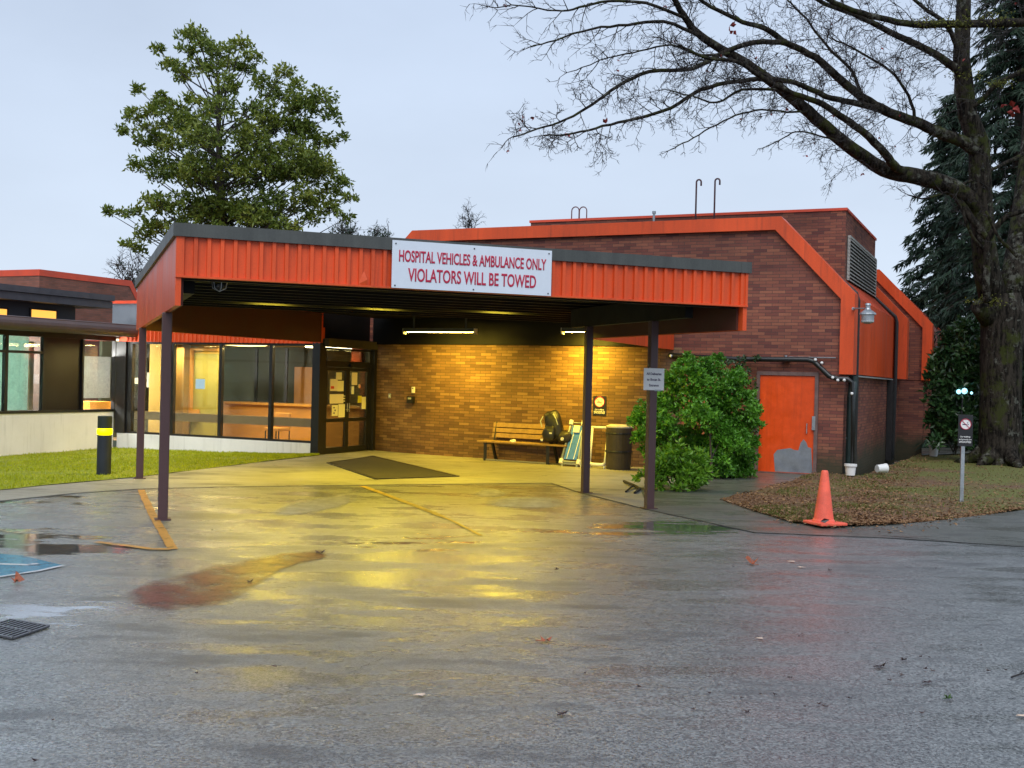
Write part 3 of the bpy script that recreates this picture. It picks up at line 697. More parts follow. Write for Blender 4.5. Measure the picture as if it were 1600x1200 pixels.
# door wall (s = SX1) from t=TW+.17 to .1
DT0, DT1 = TW+.17, -.02; dm = (DT0+DT1)/2
b = MB(); b.gbox(SX1-.06, SX1+.04, DT0, DT0+.06, 0, 2.42); b.gbox(SX1-.06, SX1+.04, DT1-.06, DT1, 0, 2.42)
b.gbox(SX1-.06, SX1+.05, DT0+.06, DT1-.06, 1.98, 2.12); b.gbox(SX1-.06, SX1+.04, DT0+.06, DT1-.06, 2.37, 2.42); b.gbox(SX1-.06, SX1+.05, DT0+.06, DT1-.06, 0, .02)
b.gbox(SX1-.12, SX1+.14, DT1, DT1+.12, -.05, 2.6)
b.build('door_frame', DARK, lob)
b = MB(); b.gbox(SX1-.02, SX1-.014, DT0+.06, DT1-.06, 2.12, 2.37); b.build('transom_pane', GLASS_DOOR, lob)
b = MB(); b.gbox(SX1-.08, SX1+.16, DT0-.05, DT1+.25, 2.43, 2.62); b.build('header_panel', OLIVE, lob)
b = MB(); b.gbox(SX1-.05, SX1+.05, dm+.0, dm+.14, 2.06, 2.11); b.gbox(SX1+.05, SX1+.12, dm-.02, dm+.16, 2.0, 2.07); b.build('door_sensor', BLACKP, lob)
for t0, t1 in ((DT0+.065, dm-.003), (dm+.003, DT1-.065)):
    b = MB(); b.gbox(SX1-.03, SX1+.02, t0, t0+.07, .025, 1.975); b.gbox(SX1-.03, SX1+.02, t1-.07, t1, .025, 1.975)
    for z0, z1 in ((.025, .14), (.72, .80), (1.90, 1.975)): b.gbox(SX1-.03, SX1+.02, t0+.07, t1-.07, z0, z1)
    dlf = b.build('door_leaf', DARK, lob)
    b = MB(); b.gbox(SX1-.008, SX1-.002, t0+.07, t1-.07, .14, .72); b.gbox(SX1-.008, SX1-.002, t0+.07, t1-.07, .80, 1.90); b.build('pane', GLASS_DOOR, dlf)
    b = MB(); hh = t1-.05 if t0 < dm-.5 else t0+.03; b.tube([gp(SX1+.06, hh, .95), gp(SX1+.06, hh, 1.15)], .012, 6); b.tube([gp(SX1+.02, hh, 1.0), gp(SX1+.06, hh, 1.0)], .01, 6); b.build('door_handle', STEEL, dlf)
    if t0 < dm-.5: leafA = dlf
    else: leafB = dlf
PAPER = basic('cream_paper', (.80, .74, .52), .7, var=.06); PAPER2 = basic('pale_pink_paper', (.78, .68, .55), .7, var=.06)
YPAP = basic('yellow_sticker', (.62, .55, .04), .5); REDS = basic('red_mark', (.55, .04, .02), .5); BLUEP = basic('pale_blue_notice', (.50, .70, .84), .6, var=.05)
def onS(px, py, s=SX1+.004):
    return on_s(px, py, s)
def paper(parent, X0, Y0, X1, Y1, mat, name='notice', d=0.0):       # zoomed crop coords of the doors
    t0, z1 = onS(490+X0/6, 520+Y0/6); t1, z0 = onS(490+X1/6, 520+Y1/6)
    b = MB(); b.gbox(SX1+.003+d, SX1+.005+d, t0, t1, z0, z1); return b.build(name, mat, parent)
paper(leafA, 212, 370, 264, 440, PAPER); paper(leafA, 156, 432, 222, 545, PAPER2, d=.003); paper(leafA, 224, 450, 280, 548, PAPER, d=.001)
paper(leafA, 152, 575, 278, 662, PAPER2, d=.001); paper(leafA, 172, 678, 226, 778, PAPER, d=.002); paper(leafA, 234, 670, 298, 790, PAPER, d=.001)
paper(leafA, 160, 500, 190, 525, REDS, d=.006)
for k in range(3): paper(leafA, 184+10*(k % 2), 694+26*k, 196+10*(k % 2), 708+26*k, INK, 'printed_mark', .005)
for k in range(3): paper(leafA, 278, 588+24*k, 306, 596+24*k, PAPER, 'opening_hours_strip', .001)
paper(leafB, 360, 372, 408, 490, PAPER2); paper(leafB, 355, 500, 378, 575, WHITEP); paper(leafB, 416, 590, 450, 655, YPAP); paper(leafB, 452, 600, 488, 715, PAPER, d=.001)
t_, z_ = onS(490+430/6, 520+500/6); b = MB(); b.tube([gp(SX1+.004, t_, z_), gp(SX1+.008, t_, z_)], .05, 20); b.build('no_smoking_sticker', PAPER, leafB)
b = MB(); b.tube([gp(SX1+.010, t_+.035*math.cos(a*.314), z_+.045*math.sin(a*.314)) for a in range(21)], .005, 5); b.bar(gp(SX1+.010, t_-.028, z_+.03), gp(SX1+.010, t_+.028, z_-.03), .008, .002); b.build('no_smoking_symbol', REDS, leafB)
# curved brick wall
cv = [(-11.30, .12), (-10.4, -.14), (-9.29, -.35), (-8.04, -.47), (-7.1, -.53), (-6.16, -.56), (-5.2, -.56), (-4.5, -.44), (-3.98, -.2), (-3.62, .09)]
def smooth_curve(P, n=6):
    out = []
    for i in range(len(P)-1):
        p0, p1, p2, p3 = P[max(i-1, 0)], P[i], P[i+1], P[min(i+2, len(P)-1)]
        for k in range(n):
            t = k/n
            out.append(tuple(.5*((2*p1[j])+(-p0[j]+p2[j])*t+(2*p0[j]-5*p1[j]+4*p2[j]-p3[j])*t*t+(-p0[j]+3*p1[j]-3*p2[j]+p3[j])*t**3) for j in range(2)))
    return out+[P[-1]]
CV = smooth_curve(cv)
def curved(mb, z0, z1, off=0.0, thick=None):
    u = 0
    for a, c in zip(CV[:-1], CV[1:]):
        if off and c[0] > -3.86: break
        d = math.dist(a, c); A0, A1 = gp(a[0], a[1]-off, z0), gp(c[0], c[1]-off, z0)
        mb.face([A0, A1, A1+Vector((0, 0, z1-z0)), A0+Vector((0, 0, z1-z0))], [(u, z0), (u+d, z0), (u+d, z1), (u, z1)]); u += d
        if thick:
            mb.face([A0+Vector((0, 0, z1-z0)), A1+Vector((0, 0, z1-z0)), A1+Vector((0, 0, z1-z0))+ND*thick, A0+Vector((0, 0, z1-z0))+ND*thick])
            mb.face([A0+ND*thick, A0+Vector((0, 0, z1-z0))+ND*thick, A1+Vector((0, 0, z1-z0))+ND*thick, A1+ND*thick])
            mb.face([A0, A0+ND*thick, A1+ND*thick, A1])
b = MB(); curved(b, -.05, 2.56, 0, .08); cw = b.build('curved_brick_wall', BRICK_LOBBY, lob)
b = MB(); curved(b, 2.56, 3.305, .05, .1); b.gbox(SX1-.35, SX1-.09, TW+.0, 1.2, 2.61, 3.31); b.build('bulkhead', SOFFIT, lob)
# intercom, keypad
def onwall(px, py, out=.03):
    a, k = ray(px, py); best = None
    for i in range(len(CV)-1):
        A, B = gp(*CV[i]), gp(*CV[i+1]); N_ = Vector((-(B-A).y, (B-A).x, 0)); d = Vector((a, 1, 0)); Y = A.dot(N_)/d.dot(N_); p = d*Y
        t = (p-A).dot(B-A)/(B-A).length_squared
        if -.01 <= t <= 1.01: return Vector((p.x, p.y, H+k*Y))-Vector((-(B-A).y, (B-A).x, 0)).normalized()*-out*(-1), (B-A).normalized()
    return None
def wallbox(px0, py0, px1, py1, d, mat, name, parent):
    p, dr_ = onwall((px0+px1)/2, (py0+py1)/2, 0); q, _ = onwall(px0, py0, 0); r, _ = onwall(px1, py1, 0)
    w = abs((r-q).dot(dr_)); h = q.z-r.z; nn = Vector((dr_.y, -dr_.x, 0))
    b = MB(); b.box3(p-dr_*w/2+nn*.002-Vector((0, 0, h/2)), dr_*w, nn*d, (0, 0, h)); return b.build(name, mat, parent)
def wall_thing(name, px, py, label, cat):
    p, d = onwall(px, py, 0); return thing(name, p, label, cat), p, d
t, p, d = wall_thing('door_intercom', 643, 625, 'small black intercom box on the curved brick wall by the doors', 'intercom')
wallbox(639, 619, 648, 630, .08, BLACKP, 'box', t); wallbox(641, 621, 646, 624, .085, GREYF, 'speaker_grille', t)
t, p, d = wall_thing('card_reader', 647, 608, 'narrow white card reader above the black intercom', 'card reader')
wallbox(645, 604.5, 648.5, 614, .04, WHITEP, 'housing', t); wallbox(646, 606, 647.6, 608, .044, INK, 'indicator', t)
t, p, d = wall_thing('push_button', 609.5, 618, 'small pale switch plate on the brick nearest the glass doors', 'switch')
wallbox(608, 615, 611, 622, .02, GREYF, 'plate', t); wallbox(609, 617.5, 610.2, 620, .03, WHITEP, 'button', t)

# interior of the lobby -------------------------------------------------
YEL = basic('warm_yellow_wall', (.62, .42, .10), .7, var=.10, vs=1); YELD = basic('brown_wall', (.20, .12, .05), .7, var=.2, vs=1.5)
OLV = basic('olive_door', (.27, .26, .09), .6, var=.15); DKW = basic('dark_interior', (.05, .055, .03), .6, var=.3, vs=1.5); FLO = basic('lobby_floor', (.35, .24, .12), .35, var=.1)
ORW = basic('orange_wood', (.48, .24, .07), .5, var=.15, vs=4)
b = MB(); b.gbox(SX0-2.0, SX1-.17, TW+1.2, 4.5, -.04, .0); b.gbox(SX0-.2, SX1-.17, TW+.2, TW+1.2, -.04, .0); b.gbox(SX1-.17, SX1-.07, DT0, 4.5, -.04, 0); b.build('floor', FLO, lob)
b = MB(); b.gbox(SX0-2.0, SX1-.08, TW+1.2, 4.5, 2.55, 2.6); b.gbox(SX0-.2, SX1-.08, TW+.2, TW+1.2, 2.55, 2.6); b.build('ceiling', basic('cream_ceiling', (.6, .52, .3), .8, var=.05), lob)
def px_s(px, t): return on_t(px, 600, t)[0]
tf, tb = TW+1.0, TW+5.2
b = MB(); b.gbox(SX0-.2, px_s(284, tf), tf, tf+.12, 0, 2.55); b.gbox(px_s(284, tf)-1.2, px_s(284, tf)-1.1, TW+.2, tf, 0, 2.55) if False else None; b.build('partition', YEL, lob)
b = MB(); b.gbox(px_s(276, tf-.15), px_s(291, tf-.15), tf-.25, tf-.01, 0, 2.55); b.build('column', YELD, lob)
b = MB(); b.gbox(px_s(292, tf), px_s(300, tf), tf-.05, tf+.05, .62, 2.38); b.gbox(px_s(300, tf), px_s(311, tf), tf-.05, tf+.05, .62, .86); b.gbox(px_s(300, tf), px_s(340, tf), tf-.03, tf+.04, 2.32, 2.38); b.build('inner_frame', ORW, lob)
b = MB(); b.gbox(px_s(291, tf+.1), px_s(343, tf+.1), tf+.12, tf+.2, 0, 2.55); b.build('partition', YEL, lob)
b = MB(); b.gbox(px_s(301, tf+.1), px_s(341, tf+.1), tf+.06, tf+.115, 0, 2.25); b.build('inner_door', OLV, lob)
sd2 = px_s(343, tf+.1)
b = MB(); b.gbox(SX0-2.0, SX1-.08, tb, tb+.15, 0, 2.55); b.gbox(SX0-2.1, SX0-2.0, tf+.2, tb, 0, 2.55); b.gbox(SX1-.12, SX1-.07, DT1+.14, tb, 0, 2.55); b.build('back_wall', DKW, lob)
b = MB(); b.gbox(px_s(462, tb), px_s(490, tb), tb-.07, tb-.01, 0, 2.0); b.build('inner_door', ORW, lob)
for px in (399, 446): b = MB(); b.gbox(px_s(px, tb-.5), px_s(px+4, tb-.5), tb-.55, tb-.5, 0, 2.5); b.build('mullion', DARK, lob)
b = MB(); b.gbox(SX0+.13, SX1-.17, TW+.14, TW+.18, .60, .80); b.build('handrail', basic('brown_rail_board', (.42, .29, .18), .5, var=.15), lob)
b = MB(); q = on_t(306, 592, TW+.06); r_ = on_t(320, 608, TW+.06); b.gbox(q[0], r_[0], TW+.055, TW+.06, r_[1], q[1]); b.build('window_notice', BLUEP, lob)
for (a, c, e_, f_, mm) in ((211, 590, 219, 600, PAPER), (230, 582, 254, 606, PAPER2)):
    q = on_t(a, c, TW+1.58); r_ = on_t(e_, f_, TW+1.58); b = MB(); b.gbox(q[0], r_[0], TW+1.57, TW+1.59, r_[1], q[1]); b.build('wall_notice', mm, lob)
dk = thing('reception_desk', gp(-12.8, .6), 'orange wood reception counter behind the lobby windows', 'desk')
b = MB(); b.gbox(px_s(350, .6), SX1-.25, .6, .7, .0, .98); b.build('front_panel', ORW, dk)
b = MB(); b.gbox(px_s(349, .6), SX1-.2, .5, 1.2, .98, 1.03); b.build('counter_top', basic('counter_wood', (.55, .3, .1), .35), dk)
ch = thing('office_chair', gp(-13.3, -.9), 'orange lobby chair with black frame seen through the window', 'chair')
b = MB(); b.gbox(-13.55, -13.1, -1.15, -.7, .42, .5); b.build('seat', ORW, ch, bevel=.02)
b = MB(); b.gbox(-13.55, -13.1, -.74, -.66, .5, .85); b.build('backrest', ORW, ch, bevel=.02)
for a, c in ((-13.52, -1.12), (-13.13, -1.12), (-13.52, -.7), (-13.13, -.7)): b = MB(); b.tube([gp(a, c, 0), gp(a, c, .42)], .018, 6); b.build('leg', BLACKP, ch)
# ceiling lamps inside
LAMP = emit('warm_lamp_lens', (1.0, .74, .28), 5.0); TUBE = emit('fluorescent_tube', (1.0, .86, .5), 9.0)
def cl_lamp(px0, px1, py, t, label, first=[None]):
    s0_, z_ = on_t(px0, py, t); s1_, _ = on_t(px1, py, t); c = gp((s0_+s1_)/2, t, 2.54); r_ = abs(s1_-s0_)/2
    o = thing('ceiling_lamp', c, label, 'lamp', 'lobby ceiling lamps')
    b = MB(); b.lathe(c-Vector((0, 0, .09)), [(r_*.3, 0), (r_*.85, .02), (r_, .05), (r_, .07)], 28); b.build('diffuser', LAMP, o, smooth=True)
    b = MB(); b.lathe(c-Vector((0, 0, .02)), [(r_*1.03, 0), (r_*1.03, .02)], 28); b.build('rim', GREYF, o)
cl_lamp(350, 413, 541, -.9, 'wide round ceiling lamp glowing in the third lobby window')
def lightpt(name, p, energy, col, size, parent=None, rot=None, sy=None):
    l = bpy.data.lights.new(name, 'AREA'); l.energy = energy; l.color = col; l.size = size
    if sy: l.shape = 'RECTANGLE'; l.size_y = sy
    o = bpy.data.objects.new(name, l); COL.objects.link(o); o.location = p
    if rot: o.rotation_euler = rot
    if parent is not None: o.parent = parent; o.location = Vector(p)-parent.location
    return o
WARM = (1.0, .78, .30)
lightpt('lobby_light', gp(-14.4, -1.7, 2.4), 85, WARM, .8)
lightpt('lobby_light', gp(-16.0, -1.8, 2.4), 75, WARM, .5)
lightpt('lobby_light', gp(-12.4, -.5, 2.4), 60, WARM, .8)
lightpt('lobby_light', gp(-13.2, 2.2, 2.45), 55, WARM, .5)
o = thing('tube_light', gp(-11.9, -.9, 2.5), 'bare fluorescent tube seen through the transom over the glass doors', 'lamp')
b = MB(); b.tube([gp(-12.0, -1.7, 2.44), gp(-12.0, .3, 2.44)], .025, 8); b.build('tube', TUBE, o)
b = MB(); b.gbox(-12.06, -11.94, -1.8, .4, 2.48, 2.54); b.build('housing', WHITEP, o)

# ================================================================== CANOPY
CL, CR = Vector((-3.67, 12.06, 0)), Vector((3.05, 14.58, 0))
LBp, RBp = gp(-11.35, -7.79), gp(-3.58, -5.43); RAp, LAp = gp(-3.76, -.05), gp(-11.26, -2.2)
can = thing('entrance_canopy', (CL+CR+LBp+RBp)/4, 'large flat canopy with orange ribbed fascia on four brown posts over the entrance', 'canopy')
outline = [CL, CR, RBp, RAp, gp(-11.1, -.05), LAp, LBp]
Z0s, Z0f, Z1o, Z1c = 2.51, 2.84, 3.26, 3.40
cen = Vector((-1.5, 17.5, 0))
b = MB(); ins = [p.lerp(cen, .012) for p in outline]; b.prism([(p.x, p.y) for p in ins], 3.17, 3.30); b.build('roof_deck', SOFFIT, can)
FD = (CR-CL).normalized(); FN = Vector((FD.y, -FD.x, 0))       # outward (towards viewer)
FL = (CR-CL).length
# front fascia: profiled sheet
b = MB(); prof = []; x_ = .09; pitch = .1405
pts = [(0.0, .012), (.085, .012)]
while x_+pitch < FL-.05:
    pts += [(x_+.003, -.018), (x_+pitch-.050, -.018), (x_+pitch-.045, .014), (x_+pitch-.005, .014)]; x_ += pitch
pts += [(FL-.04, -.012), (FL-.036, .014), (FL, .014)]
for (a, da), (c, dc) in zip(pts[:-1], pts[1:]):
    A = CL+FD*a+FN*da; B = CL+FD*c+FN*dc
    b.face([(A.x, A.y, Z0f), (B.x, B.y, Z0f), (B.x, B.y, Z1o), (A.x, A.y, Z1o)])
b.bar(Vector((CL.x, CL.y, Z0f-.012))-FN*.02, Vector((CR.x, CR.y, Z0f-.012))-FN*.02, .09, .022)
b.box3(Vector((CL.x, CL.y, Z0f))-FN*.05, FD*FL, FN*.02, (0, 0, Z1o-Z0f))
ff = b.build('front_fascia', ORANGE, can)
# dented spot in the front fascia
q = on_line(567, 437, CL, FD); b = MB(); P = CL+FD*q[0]+FN*.015; z = Z0f+.01
b.face([P+FD*-.05+Vector((0, 0, z)), P+FD*.05+Vector((0, 0, z-.02)), P+FD*.045+FN*.02+Vector((0, 0, z+.05)), P+FD*-.02+Vector((0, 0, z+.10))])
b.face([P+FD*.045+FN*.02+Vector((0, 0, z+.05)), P+FD*.01+Vector((0, 0, z+.15)), P+FD*-.02+Vector((0, 0, z+.10))]); b.build('dent', ORANGE, ff)
def wall_seg(mb, A, B, z0, z1, th, out):
    A, B = Vector(A), Vector(B); d = (B-A); nrm = Vector((d.y, -d.x, 0)).normalized()*out
    mb.box3((A.x, A.y, z0), d, -nrm*th, (0, 0, z1-z0))
b = MB(); wall_seg(b, LBp, CL, Z0s, Z1o, .06, 1); b.build('side_fascia', ORANGE, can)
b = MB(); wall_seg(b, CR, RBp, Z0s, Z1o, .06, 1); b.build('side_fascia', ORANGE, can)
b = MB(); wall_seg(b, LAp, LBp, Z0s, Z1o-.001, .06, 1); b.build('side_fascia', ORANGE, can)
b = MB(); wall_seg(b, RBp, RAp, Z0s, Z1o-.001, .06, 1); b.build('side_fascia', ORANGE, can)
SHADED_LINING = basic('shaded_orange_lining', (.075, .018, .010), .65, var=.3, vs=2)  # added lining; deep shade on the orange inner faces put into its colour
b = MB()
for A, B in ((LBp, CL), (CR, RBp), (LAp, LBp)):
    d = (B-A).normalized(); nr = Vector((d.y, -d.x, 0)); b = MB(); wall_seg(b, A-nr*.0625+d*.1, B-nr*.0625-d*(.1 if A is not CR else .1), Z0s+.01, 3.16, .03, 1); b.build('shaded_lining', SHADED_LINING, can)
# cap flashing
b = MB(); sg = [(LAp, LBp), (LBp, CL), (CL, CR), (CR, RBp), (RBp, RAp)]
for k, (A, B) in enumerate(sg):
    d = (B-A).normalized(); nr = Vector((d.y, -d.x, 0)); e0 = .035
    a = A-d*(.034+.0007*k); l = B-A+d*(.068)
    b.box3(Vector((a.x, a.y, Z1o+.0005*k))+nr*(e0+.001*k), l, -nr*.16, (0, 0, Z1c-Z1o+.001*k))
b.build('cap_flashing', GREYCAP, can)
# purlins
b = MB(); dv = (LBp-CL).normalized(); k = 0
dd = .35
while dd < 9.0:
    # clip the line parallel to the front at distance dd against the outline
    Q = CL-FN*dd; xs = []
    for A, B in zip(outline, outline[1:]+outline[:1]):
        ea = (A-CL).dot(-FN)-dd; eb = (B-CL).dot(-FN)-dd
        if ea*eb < 0: P = A.lerp(B, ea/(ea-eb)); xs.append((P-CL).dot(FD))
    xs.sort()
    if len(xs) >= 2:
        A = Q+FD*(xs[0]+.1); B = Q+FD*(xs[-1]-.1); b.bar((A.x, A.y, 3.08), (B.x, B.y, 3.08), .07, .18)
    dd += .62; k += 1
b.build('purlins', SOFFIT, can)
b = MB()
PST = [G(254, 812), G(218, 748), G(1014, 795), G(914, 770)]
for A, B in ((PST[0], PST[1]), (PST[2], PST[3])):
    d = (B-A).normalized(); o_ = FD*.16 if A is PST[0] else FD*0; A2 = A-d*1.0+o_; B2 = B+d*.6+o_; b.bar((A2.x, A2.y, 2.83), (B2.x, B2.y, 2.83), .12, .30)
A = CL-FN*.16+FD*.1; B = CR-FN*.16-FD*.1; b.bar((A.x, A.y, 2.90), (B.x, B.y, 2.90), .10, .20)
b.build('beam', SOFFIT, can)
for pk, p in enumerate(PST):
    ph_ = 2.505 if pk < 2 else 2.68
    b = MB(); b.box((p.x, p.y, ph_/2), (.115, .115, ph_), math.atan2(FD.y, FD.x)); po = b.build('post', POST, can, bevel=.012)
    b = MB(); b.box((p.x, p.y, .008), (.19, .19, .016), math.atan2(FD.y, FD.x)); b.build('base_plate', POST, po)
# dome fixture under the canopy by the front edge
o = thing('bulkhead_light', at(343, 436, 12.9), 'unlit caged round light under the front left canopy edge', 'lamp')
c = at(343, 440, 12.9)
b = MB(); b.lathe(c+Vector((0, 0, .0)), [(.11, .0), (.12, .03), (.10, .06), (.03, .08), (.03, .35)], 18); b.build('housing', GREYCAP, o)
b = MB(); b.lathe(c+Vector((0, 0, -.10)), [(.02, 0), (.07, .03), (.085, .10)], 16); b.build('lens', glass('lamp_glass', (.4, .45, .45)), o, smooth=True)
b = MB()
for k in range(6): a = k*math.pi/3; b.tube([c+Vector((.09*math.cos(a), .09*math.sin(a), 0)), c+Vector((.075*math.cos(a), .075*math.sin(a), -.08)), c+Vector((0, 0, -.115))], .005, 4)
b.build('cage', STEEL, o)
# fluorescent wall-washers under the back of the canopy
TUBEW = emit('yellow_tube', (1.0, .70, .10), 70.0)
YLT = (1.0, .70, .06)
def washer(px0, px1, t, label, power):
    s0_, z_ = on_t(px0, 519, t); s1_, _ = on_t(px1, 521, t); z_ = max(z_, 2.66)
    o = thing('fluorescent_fixture', gp((s0_+s1_)/2, t, z_), label, 'lamp', 'fluorescent fixtures under the canopy')
    b = MB(); b.gbox(s0_, s1_, t-.09, t+.09, z_+.03, z_+.09); b.gbox(s0_, s1_, t-.10, t-.09, z_+.003, z_+.09); b.gbox(s0_+.2, s0_+.24, t-.01, t+.01, z_+.09, 3.16); b.gbox(s1_-.24, s1_-.2, t-.01, t+.01, z_+.09, 3.16); b.build('housing', GREYCAP, o)
    b = MB(); b.tube([gp(s0_+.05, t, z_+.012), gp(s1_-.05, t, z_+.012)], .014, 8); b.build('tube', TUBEW, o)
    b = MB(); b.gbox(s0_-.03, s0_, t-.06, t+.06, z_-.04, z_+.09); b.build('tube_holder', WHITEP, o); b = MB(); b.gbox(s1_, s1_+.03, t-.06, t+.06, z_-.04, z_+.09); b.build('tube_holder', WHITEP, o)
    c = gp((s0_+s1_)/2, t, z_-.04)
    l = lightpt('fixture_light', c, power, YLT, .06, o, None, max(.6, abs(s1_-s0_)))
    l.rotation_euler = (Matrix.Rotation(-AZ, 3, 'Z') @ Matrix.Rotation(rad(24), 3, 'X') @ Matrix.Rotation(math.pi/2, 3, 'Z')).to_euler()
    l.data.spread = rad(150)
    return o
washer(633, 742, -1.45, 'long lit tube fixture above the left half of the curved brick wall', 75)
washer(880, 931, -1.30, 'shorter lit tube fixture above the bench end of the brick wall', 75)
# lamps fixed up between the purlins
for (px, py, lab) in ((432, 468, 'yellow lamp tucked between the joists at the left of the canopy'), (598, 479, 'yellow lamp tucked between the joists at the middle of the canopy'), (785, 484, 'yellow lamp tucked between the joists behind the sign')):
    a, k = ray(px, py); Y = (3.06-H)/k; c = Vector((a*Y, Y, 3.06)); dd_ = (c-Vector((CL.x, CL.y, 3.06))).dot(-FN); dd_ = .35+.31+.62*round((dd_-.66)/.62); c = c-FN*(dd_-(c-Vector((CL.x, CL.y, 3.06))).dot(-FN))
    o = thing('canopy_lamp', c, lab, 'lamp', 'lamps between the canopy joists')
    b = MB(); b.box3(c-FD*.3-FN*.08+Vector((0, 0, .04)), FD*.6, FN*.16, (0, 0, .06)); b.build('housing', STEEL, o)
    b = MB(); b.box3(c-FD*.27-FN*.06+Vector((0, 0, .015)), FD*.54, FN*.12, (0, 0, .024)); b.build('lens', emit('amber_lamp_lens', (1.0, .66, .12), 16.0), o)
    l = lightpt('canopy_light', c, 100, (1.0, .76, .05), .5, o, None, .12); l.rotation_euler = (0, 0, math.atan2(FD.y, FD.x))
# sign on the canopy
SP = CL+FN*.055
a0, z00 = on_line(613, 376, SP, FD); a1, z11 = on_line(862, 391, SP, FD); zb0 = on_line(611, 449, SP, FD)[1]; zb1 = on_line(860, 463, SP, FD)[1]
sgn = thing('parking_sign', SP+FD*a0+Vector((0, 0, zb0)), 'wide white sign with red lettering fixed to the front of the canopy', 'sign')
zA_, zB_ = (zb0+zb1)/2, (z00+z11)/2
b = MB(); P = SP+FD*a0; b.box3((P.x, P.y, zA_), FD*(a1-a0), FN*.012, (0, 0, zB_-zA_)); b.build('panel', SIGNW, sgn)
Wd, Hd = a1-a0, zB_-zA_
def sgtext(s, cx, cz, wid, hgt, name):
    P = SP+FD*(a0+cx)+FN*.0135
    M = frame_matrix((P.x, P.y, zA_+cz), FD)
    cu = bpy.data.curves.new('m', 'FONT'); cu.body = s; cu.size = 1; ob = bpy.data.objects.new('m', cu); COL.objects.link(ob); bpy.context.view_layer.update(); w0 = ob.dimensions.x; bpy.data.objects.remove(ob)
    size = hgt/.70
    return text(name, s, CRIM, sgn, M, size, wid/(w0*size), .0045)
sgtext('HOSPITAL VEHICLES & AMBULANCE ONLY', Wd*.5, Hd*.665, Wd*.92, Hd*.235, 'lettering')
sgtext('VIOLATORS WILL BE TOWED', Wd*.5, Hd*.275, Wd*.80, Hd*.27, 'lettering')
for cx in (.02, .5, .98):
    for cz in (.05, .93): b = MB(); P = SP+FD*(a0+cx*Wd)+FN*.012; b.tube([Vector((P.x, P.y, zA_+cz*Hd)), Vector((P.x, P.y, zA_+cz*Hd))+FN*.006], .009, 8); b.build('screw', DARK, sgn)

# ================================================================== LEFT OFFICE WING
SW = -17.3
off = thing('office_wing', gp(SW-1, -5, 0), 'low office wing at far left with white base wall and brown eaves', 'building')
b = MB(); b.gbox(SW-.2, SW, -14, TW-.04, -.6, .77); b.build('base_wall', WHITEWALL, off)
b = MB(); b.gbox(SW-.16, SW+.02, -14, TW-.04, .77, .83); b.build('sill', DARK, off)
def sp_(px): return on_s(px, 600, SW)[0]
# openings: window 0-70, dark panels 70-130, window with blind 132-178
tA, tB, tC, tD = sp_(-60), sp_(70), sp_(131), sp_(179)
def cloth(name, c, k):
    m = foliage(name, tuple(q*.8 for q in c), c, tuple(min(1, q*1.15) for q in c), .9, k, 3); return m
BLND = cloth('pale_roller_blind', (.62, .64, .62), .5); GREENIN = cloth('sea_green_curtain', (.42, .56, .50), .5)
b = MB(); b.gbox(SW-.14, SW-.06, tB, tC-.05, .83, 2.6); b.build('dark_wall_panel', basic('near_black_cladding', (.010, .007, .007), .4, var=.4, vs=2), off)
b = MB(); b.gbox(SW-.10, SW+.0, tB-.06, tB, .83, 2.6); b.gbox(SW-.10, SW+.0, sp_(10)-.04, sp_(10)+.04, .83, 2.6)
z_h = on_s(40, 550, SW)[1]; b.gbox(SW-.095, SW-.005, -14, tB-.06, z_h-.03, z_h+.03); wf = b.build('window', DARK, off)
b = MB(); b.gbox(SW-.06, SW-.055, -14, tB-.06, .83, 2.6); b.build('pane', glass('office_glass', (.94, .96, .95), .35), wf)
b = MB(); b.gbox(SW-.35, SW-.33, -14, sp_(60), .83, 2.6); b.build('curtain', GREENIN, wf)
b = MB(); b.gbox(SW-.32, SW-.27, sp_(60), sp_(66), .83, 2.4); b.build('curtain_edge', basic('tan_trim', (.45, .33, .16), .7), wf)
b = MB(); b.gbox(SW-.10, SW, tC-.05, tC, .83, 2.6); b.gbox(SW-.10, SW+.02, tD, TW-.04, .60, 2.6); wf = b.build('window', DARK, off)
b = MB(); b.gbox(SW-.06, SW-.055, tC, tD, .83, 2.6); b.build('pane', glass('dark_office_glass', (.94, .95, .94), .35), wf)
zq = on_s(150, 557, SW-.1)[1]; zq2 = on_s(145, 622, SW-.1)[1]
b = MB(); b.gbox(SW-.14, SW-.12, tC+.02, tD-.02, zq2+.0, zq); b.build('roller_blind', BLND, wf)
def pl_(p, e_, c):
    l = bpy.data.lights.new('office_light', 'POINT'); l.energy = e_; l.color = c; l.shadow_soft_size = .2; o = bpy.data.objects.new('office_light', l); COL.objects.link(o); o.location = p
pl_(gp(SW-1.0, sp_(150), 1.9), 420, (1, .97, .93)); pl_(gp(SW-1.3, sp_(20), 1.9), 420, (.95, 1, .92))
b = MB(); b.gbox(SW-.9, SW-.3, sp_(156), tD+.3, .7, 1.0); b.build('desk_front', emit('self_lit_orange', (.9, .38, .05), .55), wf)  # no lamp: room light on this orange panel put in as its own glow
b = MB(); b.gbox(SW-2.2, SW-2.0, -14, TW, .2, 2.6); b.build('inner_wall', basic('brown_inner_wall', (.06, .04, .03), .7), off)
b = MB(); b.gbox(SW-2.2, SW+1.0, TW-.03, TW+.0, .2, 2.6) if False else None
# round-nosed eave
zE0, zE1 = 2.60, 2.90
b = MB(); SE = SW+.75
b.gbox(SW-2.6, SE-.06, -14.5, TW+.6, zE0+.03, zE1-.01)
b.tube([gp(SE-.16, -14.5, (zE0+zE1)/2), gp(SE-.16, TW+.3, (zE0+zE1)/2)], .155, 16); b.build('eave', BROWNFAS, off, smooth=False)
b = MB(); b.gbox(SW-.25, SW+.02, -14, TW-.05, 2.5, 2.62); b.build('window_head', DARK, off)
